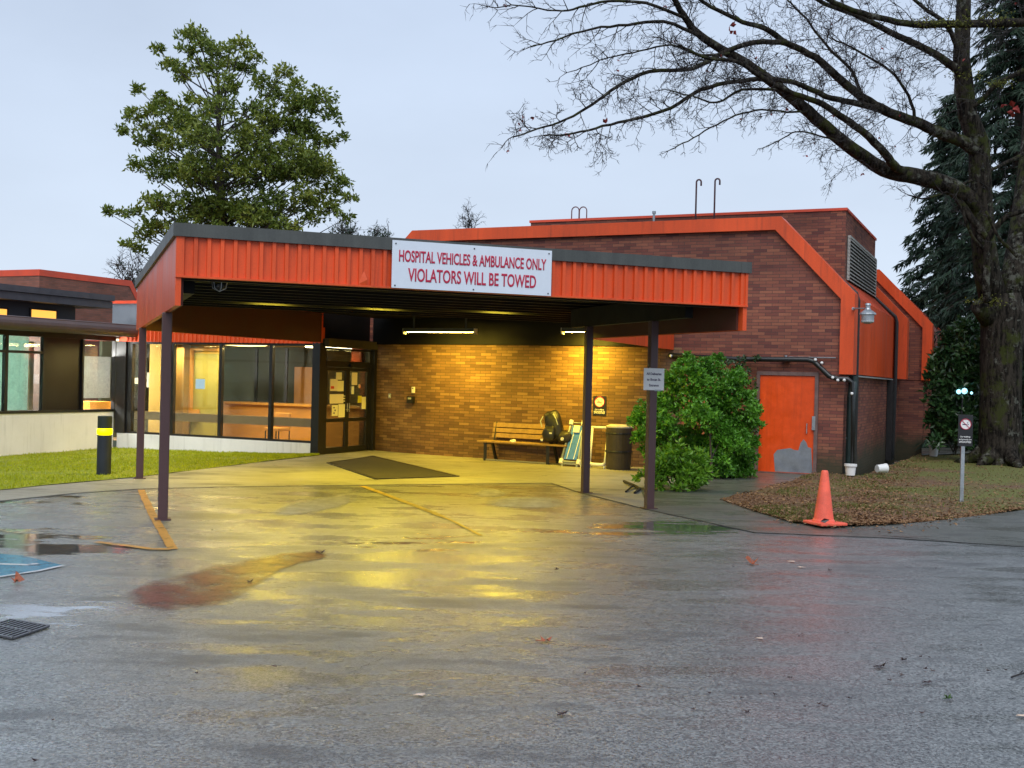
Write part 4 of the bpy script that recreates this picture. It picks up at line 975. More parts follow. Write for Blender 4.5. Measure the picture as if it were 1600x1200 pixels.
# clerestory
SC = SW-1.9
zc0 = on_s(60, 497, SC)[1]; zf0 = on_s(0, 466, SC+.5)[1]; zf1 = on_s(0, 443, SC+.5)[1]; tEnd = on_s(118, 480, SC)[0]; tE2 = on_s(176, 470, SC+.5)[0]
b = MB(); b.gbox(SC-2.5, SC, -14, tEnd, 2.85, zf0+.05); b.build('clerestory_wall', CHAR, off)
for (a, c) in ((-24, 9), (48, 86)):
    t0_, zt_ = on_s(a, 484 if a > 0 else 481, SC); t1_, zb_ = on_s(c, 496 if a > 0 else 490, SC); zt_ = on_s((a+c)/2, 485 if a > 0 else 482, SC)[1]; zb_ = zt_-.20
    b = MB(); b.gbox(SC, SC+.03, t0_-.05, t1_+.05, zb_-.04, zt_+.04); wf = b.build('clerestory_window', DARK, off)
    b = MB(); b.gbox(SC+.031, SC+.036, t0_, t1_, zb_, zt_); b.build('pane', emit('lit_amber_pane', (1.0, .5, .08), .95), wf)
b = MB(); b.gbox(SC-2.6, SC+.5, -14.5, tE2, zf0, zf1-.16); b.gbox(SC-2.6, SC+.55, -14.5, tE2+.03, zf1-.15, zf1); b.build('clerestory_roof', basic('dark_grey_roof_metal', (.075, .075, .085), .45, var=.25), off)
b = MB(); b.gbox(SC-2.6, SC-1.2, tEnd, tE2+.2, 2.8, 3.3); b.build('roof_recess', CHAR, off)
# small grey block with red coping next to the canopy
o = thing('grey_roof_block', gp(-16.8, .5, 2.9), 'small grey rendered block with red coping left of the canopy', 'building')
sb = -16.6; p0 = on_t(176, 476, .5); p1 = on_t(236, 476, .5); zz = on_t(190, 470, .5)[1]
b = MB(); b.gbox(p0[0], p1[0], .5, 3.5, 2.80, zz-.08); b.build('wall', basic('grey_render', (.13, .15, .18), .7, var=.15), o)
b = MB(); b.gbox(p0[0]-.04, p1[0]+.04, .45, 3.6, zz-.08, zz); b.build('coping', REDCAP, o)

# ================================================================== BRICK BLOCK FAR LEFT
SF = -28.0
far = thing('distant_brick_block', gp(SF-4, 8, 0), 'distant brick block with bright red coping over the office wing', 'building')
ta, za = on_s(62, 418, SF); tb, zb_ = on_s(205, 441, SF); zz = (za+zb_)/2; tc_, zc_ = on_s(217, 470, SF)
b = MB(); b.extrude([gp(SF, ta, -.5), gp(SF, tc_, -.5), gp(SF, tc_, zc_), gp(SF, tb, zz-.1), gp(SF, ta, zz-.1)], -WD*14); b.build('wall', BRICK_FAR, far, box_uv=True)
b = MB()
pr = [(tc_, zc_-.4), (tb, zz), (ta-.0, zz)]
w_ = .22
b.extrude([gp(SF+.02, ta-.02, zz), gp(SF+.02, tb, zz), gp(SF+.02, tc_+.1, zc_), gp(SF+.02, tc_-.14, zc_), gp(SF+.02, tb-.10, zz-w_), gp(SF+.02, ta-.02, zz-w_)], -WD*14.1)
b.build('coping', REDCAP, far)

# ================================================================== OBJECTS UNDER THE CANOPY
# entrance mat
q = [G(512, 724), G(583, 713.5), G(716, 745), G(587, 749.5)]
mt = thing('entrance_mat', (sum((p.x for p in q))/4, sum((p.y for p in q))/4, .004), 'large dark ribbed doormat on the pale entrance pavement', 'doormat')
b = MB(); b.prism([(p.x, p.y) for p in q], .004, .014); b.build('mat_surface', basic('dark_coir', (.035, .030, .026), .9, var=.4, fine=120, bump=.6, bs=150), mt)
b = MB(); c_ = sum(q, Vector())/4
for A, B in zip(q, q[1:]+q[:1]): b.bar((A.x, A.y, .013), (B.x, B.y, .013), .05, .012)
b.build('rubber_edge', BLACKP, mt)
# bench
bp0, bp1 = G(765, 720), G(905, 730)
bd = (gp(-5.8, -1.1)-gp(-8.0, -.95)); bd.normalize()
A = Vector((on_line(742, 692, gp(-8.0, -1.05), bd)[0], 0, 0))
s0_ = on_line(744, 690, gp(-8.0, -1.05), bd)[0]; s1_ = on_line(884, 695, gp(-8.0, -1.05), bd)[0]
BO = gp(-8.0, -1.05)+bd*s0_; BL_ = s1_-s0_; bn = Vector((-bd.y, bd.x, 0))   # bn points to the wall
bench = thing('park_bench', BO+bd*BL_/2, 'slatted wooden bench with black iron legs against the lit brick wall', 'bench')
def bpnt(x, y, z): return BO+bd*x+bn*y+Vector((0, 0, z))
b = MB()
for k in range(3): b.box3(bpnt(0, .02+k*.14, .40), bd*BL_, bn*.125, (0, 0, .035))
b.build('seat', WOOD, bench, bevel=.006)
b = MB()
for k in range(3): b.box3(bpnt(.13, .46+k*.025, .50+k*.115), bd*(BL_-.22), bn*.03, Vector((0, 0, .095))+bn*.02)
b.build('backrest', WOOD, bench, bevel=.006)
for x0 in (.2, BL_-.45):
    b = MB(); b.bar(bpnt(x0, .06, 0), bpnt(x0, .06, .40), .07, .05); b.bar(bpnt(x0+.02, .52, 0), bpnt(x0+.0, .36, .40), .05, .05); b.bar(bpnt(x0, .02, .385), bpnt(x0, .46, .385), .05, .03)
    b.bar(bpnt(x0, .44, .38), bpnt(x0, .56, .84), .05, .03, (1, 0, 0)); b.build('leg', IRON, bench)
b = MB(); b.bar(bpnt(.2, .06, .03), bpnt(BL_-.45, .06, .03), .03, .03); b.build('stretcher', basic('worn_metal_bar', (.25, .24, .22), .5), bench)
# crumpled tissue on the bench
t_ = BO+bd*(on_line(796, 690, BO, bd)[0])+bn*.18+Vector((0, 0, .436))
b = MB(); bmx = bmesh.new(); bmesh.ops.create_icosphere(bmx, subdivisions=3, radius=.07)
for v in bmx.verts: v.co *= 1+.5*noise.noise(v.co*22); v.co.z = abs(v.co.z)*.75
b.v = [tuple(v.co+t_) for v in bmx.verts]; b.f = [tuple(v.index for v in f.verts) for f in bmx.faces]; bmx.free()
tag(b.build('crumpled_paper', WHITEP, loc=t_), 'small crumpled white paper lying on the bench seat', 'litter')
# backpack
def blobmesh(c, rad3, subdiv=3, nz=.12, ns=5, rot=None, seed=0, sq=1.0):
    bm = bmesh.new(); bmesh.ops.create_icosphere(bm, subdivisions=subdiv, radius=1); m = MB()
    Rm = rot or Matrix.Identity(3)
    for v in bm.verts:
        p = v.co.copy(); p = Vector([math.copysign(abs(a)**sq, a) for a in p]); k = 1+nz*noise.noise(v.co*ns*.4+Vector((seed, 0, 0)))
        p = Vector((p.x*rad3[0], p.y*rad3[1], p.z*rad3[2]))*k; m.v.append(tuple(Rm @ p+Vector(c)))
    m.f = [tuple(v.index for v in f.verts) for f in bm.faces]; bm.free(); return m
bx = on_line(856, 690, BO, bd)[0]; BR = Matrix.Rotation(math.atan2(bd.y, bd.x), 3, 'Z')
bpk = thing('backpack', bpnt(bx, .2, .435), 'bulky black backpack propped upright on the right end of the bench', 'backpack')
m = blobmesh(bpnt(bx, .27, .78), (.21, .15, .36), 3, .22, 4, BR @ Matrix.Rotation(rad(-12), 3, 'Y'), 3, .75); m.build('main_bag', basic('black_nylon', (.012, .012, .015), .45, var=.4, bump=.5, bs=25), bpk, smooth=True)
m = blobmesh(bpnt(bx-.02, .12, .66), (.15, .09, .17), 3, .2, 4, BR, 5, .75); m.build('front_pocket', basic('black_nylon_pocket', (.02, .02, .024), .4, var=.3), bpk, smooth=True)
b = MB(); b.tube([bpnt(bx-.18, .10, 1.02), bpnt(bx-.20, .02, .92), bpnt(bx-.15, .0, .80)], .012, 6); b.tube([bpnt(bx+.05, .12, 1.08), bpnt(bx+.15, .06, .98), bpnt(bx+.2, .05, .86)], .012, 6); b.build('strap', GREYF, bpk)
b = MB(); b.box3(bpnt(bx-.17, .0, .50), bd*.05, -bn*.01, (0, 0, .05)); b.box3(bpnt(bx+.02, .02, .66), bd*.06, -bn*.01, (0, 0, .03)); b.build('buckle', WHITEP, bpk)
# rolled bundle beside it
hb = bpnt(bx+.32, .2, .435)
hm = thing('rolled_bundle', hb, 'dark round bundle with a pale tip lying between the backpack and blue board', 'bag')
m = blobmesh(hb+Vector((0, 0, .15)), (.17, .16, .15), 3, .2, 4, BR, 9); m.build('bag', basic('dark_rubberised_cloth', (.018, .014, .012), .5, var=.4), hm, smooth=True)
b = MB(); b.tube([hb+Vector((0, 0, .13))-bn*.15, hb+Vector((0, 0, .13))-bn*.18], .035, 10); b.build('cap', WHITEP, hm)
# blue board leaning on the wall
def leaning(px0, px1, pyb, pyt, tilt_px, s_base):
    pass
c0 = on_line(878, 722, gp(-6.2, -1.05), bd)
def lean_frame(pxl, pxr, pyb, pxtl, pxtr, pyt, toff):
    P0 = gp(-8.0, toff); a = on_line(pxl, pyb, P0, bd); c = on_line(pxr, pyb, P0, bd); zt_ = None
    Q0 = gp(-8.0, toff+.42); d_ = on_line(pxtl, pyt, Q0, bd); e_ = on_line(pxtr, pyt, Q0, bd)
    return P0+bd*a[0], P0+bd*c[0], Q0+bd*d_[0]+Vector((0, 0, d_[1])), Q0+bd*e_[0]+Vector((0, 0, e_[1]))
A, B, C_, D_ = lean_frame(877, 904, 724, 893, 912, 661, -1.12)
A.z = B.z = .10; C_.z = D_.z = (C_.z+D_.z)/2
brd = thing('transfer_board', (A.x, A.y, 0), 'blue padded carry frame with white corners leaning on the brick wall', 'stretcher')
ux = (B-A).normalized(); uy = ((C_+D_)/2-(A+B)/2).normalized(); un = ux.cross(uy).normalized()
if un.y > 0: un = -un
b = MB(); b.box3(A+ux*.05+uy*.05, (B-A)-ux*.10, un*.02, (C_-A)-uy*.12); b.build('canvas', BLUEC, brd)
b = MB(); w_ = (B-A).length
for f_ in (.30, .70): b.box3(A+ux*(w_*f_-.006)+uy*.06+un*.021, ux*.012, un*.004, (C_-A)-uy*.24); 
b.build('stripe', WHITEP, brd)
b = MB(); b.tube([A, B, D_, C_, A], .028, 8); b.build('frame', GREYF, brd, smooth=True)
b = MB()
for P in (A, B, C_, D_): b.tube([P-uy*.05+un*.01, P+uy*.05+un*.01], .045, 10)
b.box3(C_+ux*.10-uy*.24+un*.03, ux*.14, un*.02, uy*.16); b.build('corner_guard', WHITEP, brd)
b = MB(); b.bar(A+ux*.03, Vector((A.x, A.y, 0))+ux*.03-bn*.02, .035, .035); b.bar(B-ux*.03, Vector((B.x, B.y, 0))-ux*.03-bn*.02, .035, .035); b.bar(A+ux*.03-Vector((0, 0, .04)), B-ux*.03-Vector((0, 0, .04)), .03, .03)
b.bar(B+uy*.5+un*.01, Vector((B.x, B.y, 0))+ux*.06-bn*.02, .03, .03); b.build('foot_frame', GREYF, brd)
# white frame
A, B, C_, D_ = lean_frame(921, 944, 727, 926, 951, 668, -1.12)
A.z = .0; B.z = .0; C_.z = D_.z = (C_.z+D_.z)/2; 
wfm = thing('white_tube_frame', (A.x, A.y, 0), 'empty white frame leaning on the wall between post and dark bin', 'frame')
b = MB(); b.tube([A, C_], .024, 8); b.tube([B, D_], .024, 8); b.build('side_rail', WHITEP, wfm, smooth=True)
b = MB(); b.tube([C_-Vector((.02, 0, 0)), D_+Vector((.02, 0, 0))], .026, 8); b.build('top_rail', WHITEP, wfm, smooth=True)
up_ = Vector((0, 0, .10)); b = MB(); b.tube([A+up_, A.lerp(B, .2)+up_*.8, A.lerp(B, .8)+up_*.8, B+up_], .034, 8); b.build('bottom_rail', WHITEP, wfm, smooth=True)
# bin
bc = gp(-4.98, -.98); bc = on_line(967, 700, gp(-8.0, -1.0), bd); bc = gp(-8.0, -1.0)+bd*bc[0]
bin_ = thing('litter_bin', bc, 'tall dark round bin with a pale lid beside the shrub', 'bin')
b = MB(); b.lathe(bc, [(.24, 0), (.25, .02), (.265, .40), (.275, .80), (.27, .86)], 28); b.build('body', basic('dark_brown_bin', (.045, .033, .020), .5, var=.4, bump=.3, bs=30), bin_, smooth=False)
b = MB()
for z in (.35, .72): b.lathe(bc+Vector((0, 0, z)), [(.28, 0), (.285, .02), (.28, .04)], 28)
b.build('hoop', BLACKP, bin_)
b = MB(); b.lathe(bc+Vector((0, 0, .861)), [(.275, 0), (.275, .03), (.20, .06), (.06, .065)], 28); b.build('lid', basic('cream_lid', (.60, .55, .42), .4), bin_)
# no-smoking plaque on the wall
def nosmoke(root, c, ux, un, W, Hh, panelmat=BLACKP):
    up = Vector((0, 0, 1))
    b = MB(); b.box3(c-ux*W/2-up*Hh/2, ux*W, un*.006, up*Hh); b.build('panel', panelmat, root, bevel=.002)
    cc = c+up*Hh*.20+un*.0075; r_ = W*.36
    b = MB(); n_ = 32; b.face([cc+ux*r_*math.cos(2*math.pi*k/n_)+up*r_*math.sin(2*math.pi*k/n_) for k in range(n_)]); disc = b.build('disc', WHITEP, root)
    b = MB()
    b.tube([cc+un*.002+ux*r_*math.cos(2*math.pi*k/n_)+up*r_*math.sin(2*math.pi*k/n_) for k in range(n_+1)], W*.03, 5, False)
    b.bar(cc+un*.003+(-ux+up)*r_*.7, cc+un*.003+(ux-up)*r_*.7, .008, W*.055, un); b.build('prohibition_ring', CRIM, root)
    b = MB(); b.box3(cc-ux*r_*.6-up*r_*.16+un*.0008, ux*r_*.85, un*.001, up*r_*.2); b.box3(cc+ux*r_*.35-up*r_*.16+un*.0008, ux*r_*.2, un*.001, up*r_*.2)
    b.tube([cc+ux*r_*.42+up*r_*.12+un*.001, cc+ux*r_*.3+up*r_*.3+un*.001, cc+ux*r_*.5+up*r_*.5+un*.001], .004, 4); b.build('cigarette', INK, root)
    for k, (s, sz) in enumerate((('Our buildings', .115), ('and grounds are', .115), ('SMOKEFREE', .14))):
        M = frame_matrix(c-up*Hh*(.20+.085*k)+un*.0075, ux)
        text('lettering', s, WHITEP, root, M, W*sz*1.25, .9, .0006)
p, d = onwall(937, 634, 0); nn = Vector((d.y, -d.x, 0))
o = thing('no_smoking_plaque', p, 'black no smoking plaque mounted on the curved brick wall', 'sign')
q, _ = onwall(927, 618, 0); r_, _ = onwall(947, 649, 0)
nosmoke(o, p+nn*.004, d, nn, (r_-q).dot(d), q.z-r_.z)
# delivery notice on the front right post
p3 = PST[2]; nf = FN; c = Vector((p3.x, p3.y, 0))+nf*.064
l_, zt_ = on_line(1006, 575, c, FD); r2, zb2 = on_line(1037, 610, c, FD)
o = thing('delivery_notice', (p3.x, p3.y, zb2), 'small white paper notice taped to the front right canopy post', 'notice')
b = MB(); P = c+FD*l_; b.box3((P.x, P.y, zb2), FD*(r2-l_), FN*.004, (0, 0, zt_-zb2)); b.build('paper', WHITEP, o)
for k, s in enumerate(('All Deliveries', 'to Slocan St.', 'Entrance')):
    M = frame_matrix(Vector((P.x, P.y, zt_-(zt_-zb2)*(.26+.26*k)))+FD*(r2-l_)/2+FN*.0055, FD); text('lettering', s, INK, o, M, .048, .9, .0012)
b = MB(); b.box3(Vector((P.x, P.y, zb2-.012))+FD*(r2-l_)*.55, FD*.1, FN*.006, (0, 0, .02)); b.build('tape', GREYF, o)

# ================================================================== STREET OBJECTS
# bollard light
p = G(162, 742); bol = thing('bollard_light', p, 'dark bollard with a glowing yellow band at the lawn edge', 'bollard')
b = MB(); b.lathe(p-Vector((0, 0, .05)), [(.118, 0), (.118, .73), (.10, .735)], 24); b.build('body', basic('dark_blue_black_bollard', (.012, .017, .028), .5, var=.3, vs=4), bol)
b = MB(); b.lathe(p+Vector((0, 0, .685)), [(.10, 0), (.125, .012), (.13, .055), (.125, .098), (.10, .11)], 24); b.build('light_band', emit('yellow_light_band', (.95, .85, .0), 3.2), bol, smooth=True)
b = MB(); b.lathe(p+Vector((0, 0, .795)), [(.118, 0), (.118, .20), (.11, .21), (.02, .215)], 24); b.build('cap', basic('green_black_cap', (.014, .022, .014), .5, var=.3), bol)
# traffic cone
p = G(1289, 823); p.z = .035; con = thing('traffic_cone', p, 'faded pink orange traffic cone with scuffed base at the bed edge', 'traffic cone')
b = MB(); b.box((p.x, p.y, p.z+.016), (.40, .40, .035), .35); b.build('base', CONE, con, bevel=.008)
b = MB(); b.lathe(p+Vector((-.02, 0, .031)), [(.145, 0), (.14, .02), (.125, .04), (.045, .64), (.035, .66)], 28); cb = b.build('cone', CONE, con, smooth=False)
b = MB(); b.leaf(p+Vector((-.10, -.135, .05)), Vector((1, 0, .2)), Vector((0, -1, 0)), .12, .06); b.build('scuff', DARK, cb)
# sign post
p = G(1502, 787); sp = thing('no_smoking_sign', p, 'black no smoking sign on a grey steel post in the leaf bed', 'sign')
b = MB(); b.box((p.x, p.y, .50), (.055, .04, 1.06), -.1); b.build('post', STEEL, sp)
uxs = Vector((math.cos(-.12), math.sin(-.12), 0)); nns = Vector((uxs.y, -uxs.x, 0))
zt_ = at(1507, 648, 17.67).z; zb2 = at(1507, 697, 17.67).z; cxs = at(1507, 672, 17.67)
nosmoke(sp, Vector((cxs.x, p.y-.03, (zt_+zb2)/2)), uxs, nns, .225, zt_-zb2)
# white pots
def pot(px, py, label, h=.22, r=.10, tip=False, t=None, D=None):
    p = G(px, py) if D is None else at(px, py, D); p.z = .07
    o = thing('white_bucket', p, label, 'bucket', 'white buckets along the hall')
    if tip:
        ax = Vector((.9, .3, .05)).normalized(); c = p+Vector((0, 0, r))
        b = MB(); b.tube([c-ax*h/2, c+ax*h*.3, c+ax*h/2], [r*.85, r, r], 20); b.build('body', WHITEP, o)
        b = MB(); b.tube([c+ax*h*.42, c+ax*h*.5], [r*1.1]*2, 20); b.build('rim', WHITEP, o)
    else:
        b = MB(); b.lathe(p, [(r*.8, 0), (r, h)], 20); b.build('body', WHITEP, o)
        b = MB(); b.lathe(p+Vector((0, 0, h-.05)), [(r*1.06, 0), (r*1.12, .01), (r*1.12, .05), (r*.9, .052)], 20); b.build('rim', WHITEP, o)
    return o
pot(1328.5, 748, 'white bucket standing at the foot of the dark green downpipe', .22, .11)
pot(1377, 744, 'white tub lying on its side right of the downpipe', .22, .09, True)
pot(1458.5, 717, 'small white bucket near the road behind the bed', .28, .12)
b = MB(); q0, q1 = G(1290, 741), G(1304, 743); q0.z = q1.z = .1; b.bar(q0, q1, .12, .08); tag(b.build('concrete_block', WHITEP), 'pale flat block on the ground against the brick by the orange door', 'block')
# lamp cluster among leaves
c = at(1505, 612, 27.5); o = thing('lamp_cluster', (c.x, c.y, .05), 'three cold white lamps glowing in front of the dark broadleaf bush', 'lamp')
b = MB(); b.tube([(c.x, c.y+.05, .05), (c.x, c.y+.05, c.z)], .02, 6); b.bar(at(1495, 613, 27.55), at(1519, 613, 27.55), .05, .04); b.build('post', BLACKP, o)
COLD = emit('cold_led', (.35, .80, 1.0), 1.6)
for px, py, r_ in ((1498, 612, .06), (1507, 611, .075), (1518, 614, .035)):
    q = at(px, py, 27.45); b = MB(); b.lathe(q-Vector((0, 0, r_)), [(0.005, 0), (r_*.7, r_*.3), (r_, r_), (r_*.7, r_*1.7), (.005, 2*r_)], 12); b.build('lens', COLD, o, smooth=True)
# drain grate
q = [G(-40, 988), G(16, 971), G(76, 981), G(20, 1000)]
dr_ = thing('drain_grate', (q[1].x, q[1].y, 0), 'slotted dark iron drain grate in the wet tarmac at left', 'drain')
b = MB(); b.face([(p.x, p.y, .005) for p in q][::-1]); b.build('sump_shade_sheet', basic('sump_dark', (.004, .004, .004), .9), dr_)  # flat black sheet; the darkness of the pit is put into its colour
b = MB(); nb = 9
for k in range(nb+1):
    A = q[0].lerp(q[3], k/nb); B = q[1].lerp(q[2], k/nb); b.bar((A.x, A.y, .012), (B.x, B.y, .012), .018, .012)
for f_ in (0, .5, 1):
    A = q[0].lerp(q[1], f_); B = q[3].lerp(q[2], f_); b.bar((A.x, A.y, .013), (B.x, B.y, .013), .02, .013)
b.build('bars', basic('wet_iron', (.12, .12, .13), .25, metal=.6), dr_)
# fallen leaves and twigs on the tarmac
DL = {'rust': basic('rust_brown_leaf', (.30, .075, .025), .4, var=.4, vs=30), 'dark': basic('dark_wet_leaf', (.035, .014, .012), .4, var=.4), 'pale': basic('pale_dry_leaf', (.55, .42, .32), .5, var=.2), 'green': basic('green_moss_tuft', (.04, .09, .01), .7, var=.3)}
def leaf_obj(px, py, size, mat, label, curl=.3, ang=0.0, group=None, up=0.0):
    size *= .8 if size > .06 else 1; p = G(px, py, .012); m = MB(); n_ = 9; tips = []
    for k in range(n_):                                      # a lobed leaf, its points curled up
        a = ang+2*math.pi*k/n_; r_ = size*(.5 if k % 2 else .22)*R.uniform(.8, 1.2); r_ *= 1.25 if k in (0,) else 1
        tips.append(Vector((math.cos(a)*r_, math.sin(a)*r_*.8, max(0, curl*size*R.uniform(-.1, 1)*(k % 2))+up*max(0, math.cos(a-ang))*size)))
    c_ = Vector((0, 0, .006))
    for k in range(n_): m.face([p+c_, p+tips[k], p+tips[(k+1) % n_]])
    m.tube([p, p+Vector((math.cos(ang+3), math.sin(ang+3), .03))*size*.5], size*.015+.0015, 4)
    return tag(m.build('fallen_leaf', DL[mat], loc=p), label, 'leaf', group)
leaf_obj(852, 1001, .17, 'rust', 'rust brown curled leaf in the middle of the tarmac', .25, .1)
leaf_obj(878, 1115, .11, 'dark', 'dark red leaf closest to the bottom edge of the photo', .25, 1)
leaf_obj(1174, 881, .20, 'rust', 'upright pointed brown leaf on the tarmac below the cone', .5, 2.6, up=.5)
leaf_obj(1376, 1041, .13, 'dark', 'dark curled leaf with a long stalk at right on the tarmac', .45, .4)
leaf_obj(27, 909, .14, 'rust', 'orange leaf standing beside the blue painted bay', .7, 1.5, up=.6)
leaf_obj(391, 909, .09, 'dark', 'black curled leaf right of the rusty stain', .5, .9)
leaf_obj(500, 864, .16, 'dark', 'dark leaf clump at the upper end of the rusty stain', .4, 1.9)
leaf_obj(870, 890, .08, 'dark', 'tiny black leaf on the yellow lit tarmac', .5, .9)
leaf_obj(1238, 877, .13, 'pale', 'pale leaf scrap left of the cone shadow, upper of two', .05, .3)
leaf_obj(1252, 886, .13, 'pale', 'pale leaf scrap just below the other pale scrap', .05, 1.3)
leaf_obj(1188, 997, .09, 'pale', 'single pale leaf scrap on the open grey tarmac', .05, .3)
leaf_obj(657, 1085, .10, 'pale', 'pinkish leaf scrap near the bottom centre', .03, .3)
leaf_obj(1482, 1091, .09, 'green', 'green moss tuft on the tarmac at lower right', .5, .3)
leaf_obj(1598, 1118, .10, 'pale', 'yellowish leaf scrap at the right picture edge', .05, .3)
leaf_obj(1297, 891, .06, 'dark', 'small black leaf bit right of the pale scraps', .5, .3)
leaf_obj(1413, 1031, .07, 'dark', 'small dark leaf right of the long stalked leaf', .4, .3)
leaf_obj(1450, 1066, .10, 'dark', 'brown leaf fragment above the moss tuft', .2, .3)
debris = [(1437, 1026), (1453, 1027), (1444, 1045), (1456, 1048), (1234, 1059), (1211, 1085), (1188, 1084), (1157, 1090), (1166, 1113), (1326, 1091), (1278, 1100), (1290, 1104), (1259, 1104), (1440, 1114), (1545, 1048), (1570, 1047), (1249, 994), (1252, 990), (1324, 989), (1533, 1008), (1411, 1055), (1083, 1108), (1109, 1083), (914, 1052), (428, 1041), (306, 1052), (56, 1188), (82, 1125), (1118, 951), (1145, 885), (1390, 1063), (1000, 1073), (333, 828), (360, 828), (1464, 888)]
for k, (a, c) in enumerate(debris):
    leaf_obj(a+R.uniform(-2, 2), c, R.uniform(.018, .042), 'dark', 'tiny dark leaf crumb on the tarmac', .4, R.uniform(0, 6), group='leaf crumbs on the tarmac')
b = MB(); b.tube([G(1580, 1058, .01), G(1592, 1054, .02), G(1606, 1050, .015)], .006, 5); b.tube([G(1592, 1054, .02), G(1598, 1048, .02)], .004, 5); tag(b.build('broken_twig', TWIG), 'short dark twig on the tarmac at right edge', 'twig')
b = MB(); b.tube([G(975, 752, .03), G(990, 758, .05), G(1000, 764, .03), G(992, 770, .02)], .025, 6); b.tube([G(990, 758, .05), G(978, 768, .02)], .018, 6)
tag(b.build('fallen_branch', TWIG), 'dark fallen branch on the pavement under the shrub', 'branch')

# ================================================================== VEGETATION
def rdir(zmin=-1.0):
    while True:
        v = Vector((R.uniform(-1, 1), R.uniform(-1, 1), R.uniform(-1, 1)))
        if .05 < v.length < 1 and v.normalized().z >= zmin: return v.normalized()
def tuft(mb, p, axis, n, L, W, spread=1.0):
    for k in range(n):
        d = (axis*.6+rdir()*spread).normalized(); q = p+rdir()*L*.35
        mb.leaf(q, d, rdir(), L*R.uniform(.7, 1.15), W*R.uniform(.8, 1.15))
# magnolia behind the canopy
MD = 34.0; mp_ = MD/1740
blobs = [(289,55,16),(315,64,16),(326,82,16),(300,93,16),(260,90,9),(278,112,18),(385,80,18),(352,93,18),(377,97,14),(341,125,16),(454,126,18),(418,137,24),(370,148,20),(502,156,26),(473,167,26),(517,181,18),(227,148,9),(256,156,11),(308,167,16),(223,196,18),(253,185,20),(289,189,24),(216,218,14),(245,222,18),(315,211,30),(370,196,32),(425,192,32),(469,203,26),(531,214,12),(502,222,22),(297,240,28),(352,240,34),(407,233,34),(462,240,32),(498,258,24),(231,269,18),(260,262,22),(297,277,28),(333,284,30),(377,277,34),(425,269,32),(465,273,30),(509,273,26),(535,284,16),(546,310,12),(517,299,22),(168,332,9),(190,335,12),(216,335,14),(249,324,18),(271,332,22),(308,328,26),(348,324,30),(392,335,34),(436,321,24),(480,313,24),(517,328,22),(539,339,12),(491,343,20),(201,383,12),(216,390,12),(231,372,16),(245,357,18),(407,346,30),(333,343,28),(360,375,28),(300,370,22),(450,360,22)]
base = Vector((at(345, 600, MD).x, MD, -.5))
mag = thing('magnolia_tree', base, 'tall glossy broadleaf evergreen tree rising behind the canopy at left', 'tree')
tr = MB(); top = at(338, 100, MD)
tr.tube([base, at(348, 520, MD), at(350, 400, MD), at(345, 300, MD), at(342, 220, MD), at(341, 140, MD), top], [.26, .22, .18, .13, .09, .05, .02], 10)
lm = MB(); fo = MB()
for (px, py, r_) in blobs:
    r = r_*mp_; outer = min(1, math.hypot(px-350, (py-230)*.8)/200)
    offs = [0] if outer > .75 else [R.uniform(-1.6, -.5), R.uniform(.4, 1.8)]
    for oy in offs:
        c = at(px, py, MD); c.y += oy*(1.3-outer)+R.uniform(-.3, .3)
        ty = min(520, py+60+R.uniform(0, 40)); st_ = at(344, min(ty, 500), MD)
        mid = st_.lerp(c, .55)+Vector((0, 0, -.15)); lm.tube([st_, mid, c], [.028, .02, .008], 5, False)
        nt_ = max(16, int(56*(r/.5)**1.6))
        for k in range(nt_):
            d = rdir(-.6); q = c+Vector((d.x, d.y, d.z*.8))*r*R.uniform(.35, 1.08)
            if R.random() < .5: lm.tube([c.lerp(q, .2), q], [.008, .004], 3, False)
            tuft(fo, q, (d+Vector((0, 0, .5))).normalized(), R.randint(4, 8), R.uniform(.11, .21), R.uniform(.06, .09), 1.6)
tr.build('trunk', BARKD, mag, smooth=True); lm.build('limbs', BARKD, mag); fo.build('crown', MAG, mag)
# big bare tree
TD = 26.8
bt = thing('bare_tree', G(1562, 728), 'old bare deciduous tree with mossy trunk and wide spreading limbs at right', 'tree')
def A3(px, py, D=TD): return at(px, py, D)
tr = MB()
tp = [(1566, 745, .70), (1564, 722, .56), (1563, 695, .50), (1563, 640, .47), (1564, 560, .47), (1566, 520, .49), (1568, 490, .52), (1566, 460, .46)]
tr.tube([A3(a, c) for a, c, r in tp], [r for *_, r in tp], 22)
# root flare
for a in range(7):
    an = a*.9+.2; d = Vector((math.cos(an), math.sin(an), 0)); b0 = A3(1565, 700)
    tr.tube([b0+d*.22+Vector((0, 0, .1)), Vector((b0.x, b0.y, .22))+d*.55, Vector((b0.x, b0.y, .02))+d*1.05], [.24, .17, .06], 8)
tr.tube([A3(1552, 500), A3(1538, 488, 26.5), A3(1527, 478, 26.3)], [.30, .22, .17], 12)      # cut stub
tr.tube([A3(1575, 480), A3(1590, 420), A3(1600, 340, 27.2), A3(1612, 240, 27.5), A3(1618, 120, 27.8), A3(1625, -60, 28), A3(1630, -220, 28)], [.40, .34, .30, .27, .22, .15, .06], 14)
tr.tube([A3(1556, 480), A3(1543, 430, 26.6), A3(1536, 373, 26.5), A3(1532, 300, 26.3), A3(1530, 225, 26.2), A3(1512, 180, 26.1), A3(1502, 90, 26.0), A3(1506, 0, 26), A3(1512, -120, 26), A3(1516, -260, 26)], [.34, .30, .27, .26, .24, .22, .19, .16, .12, .04], 12)
br = MB(); tw = MB(); tips = []
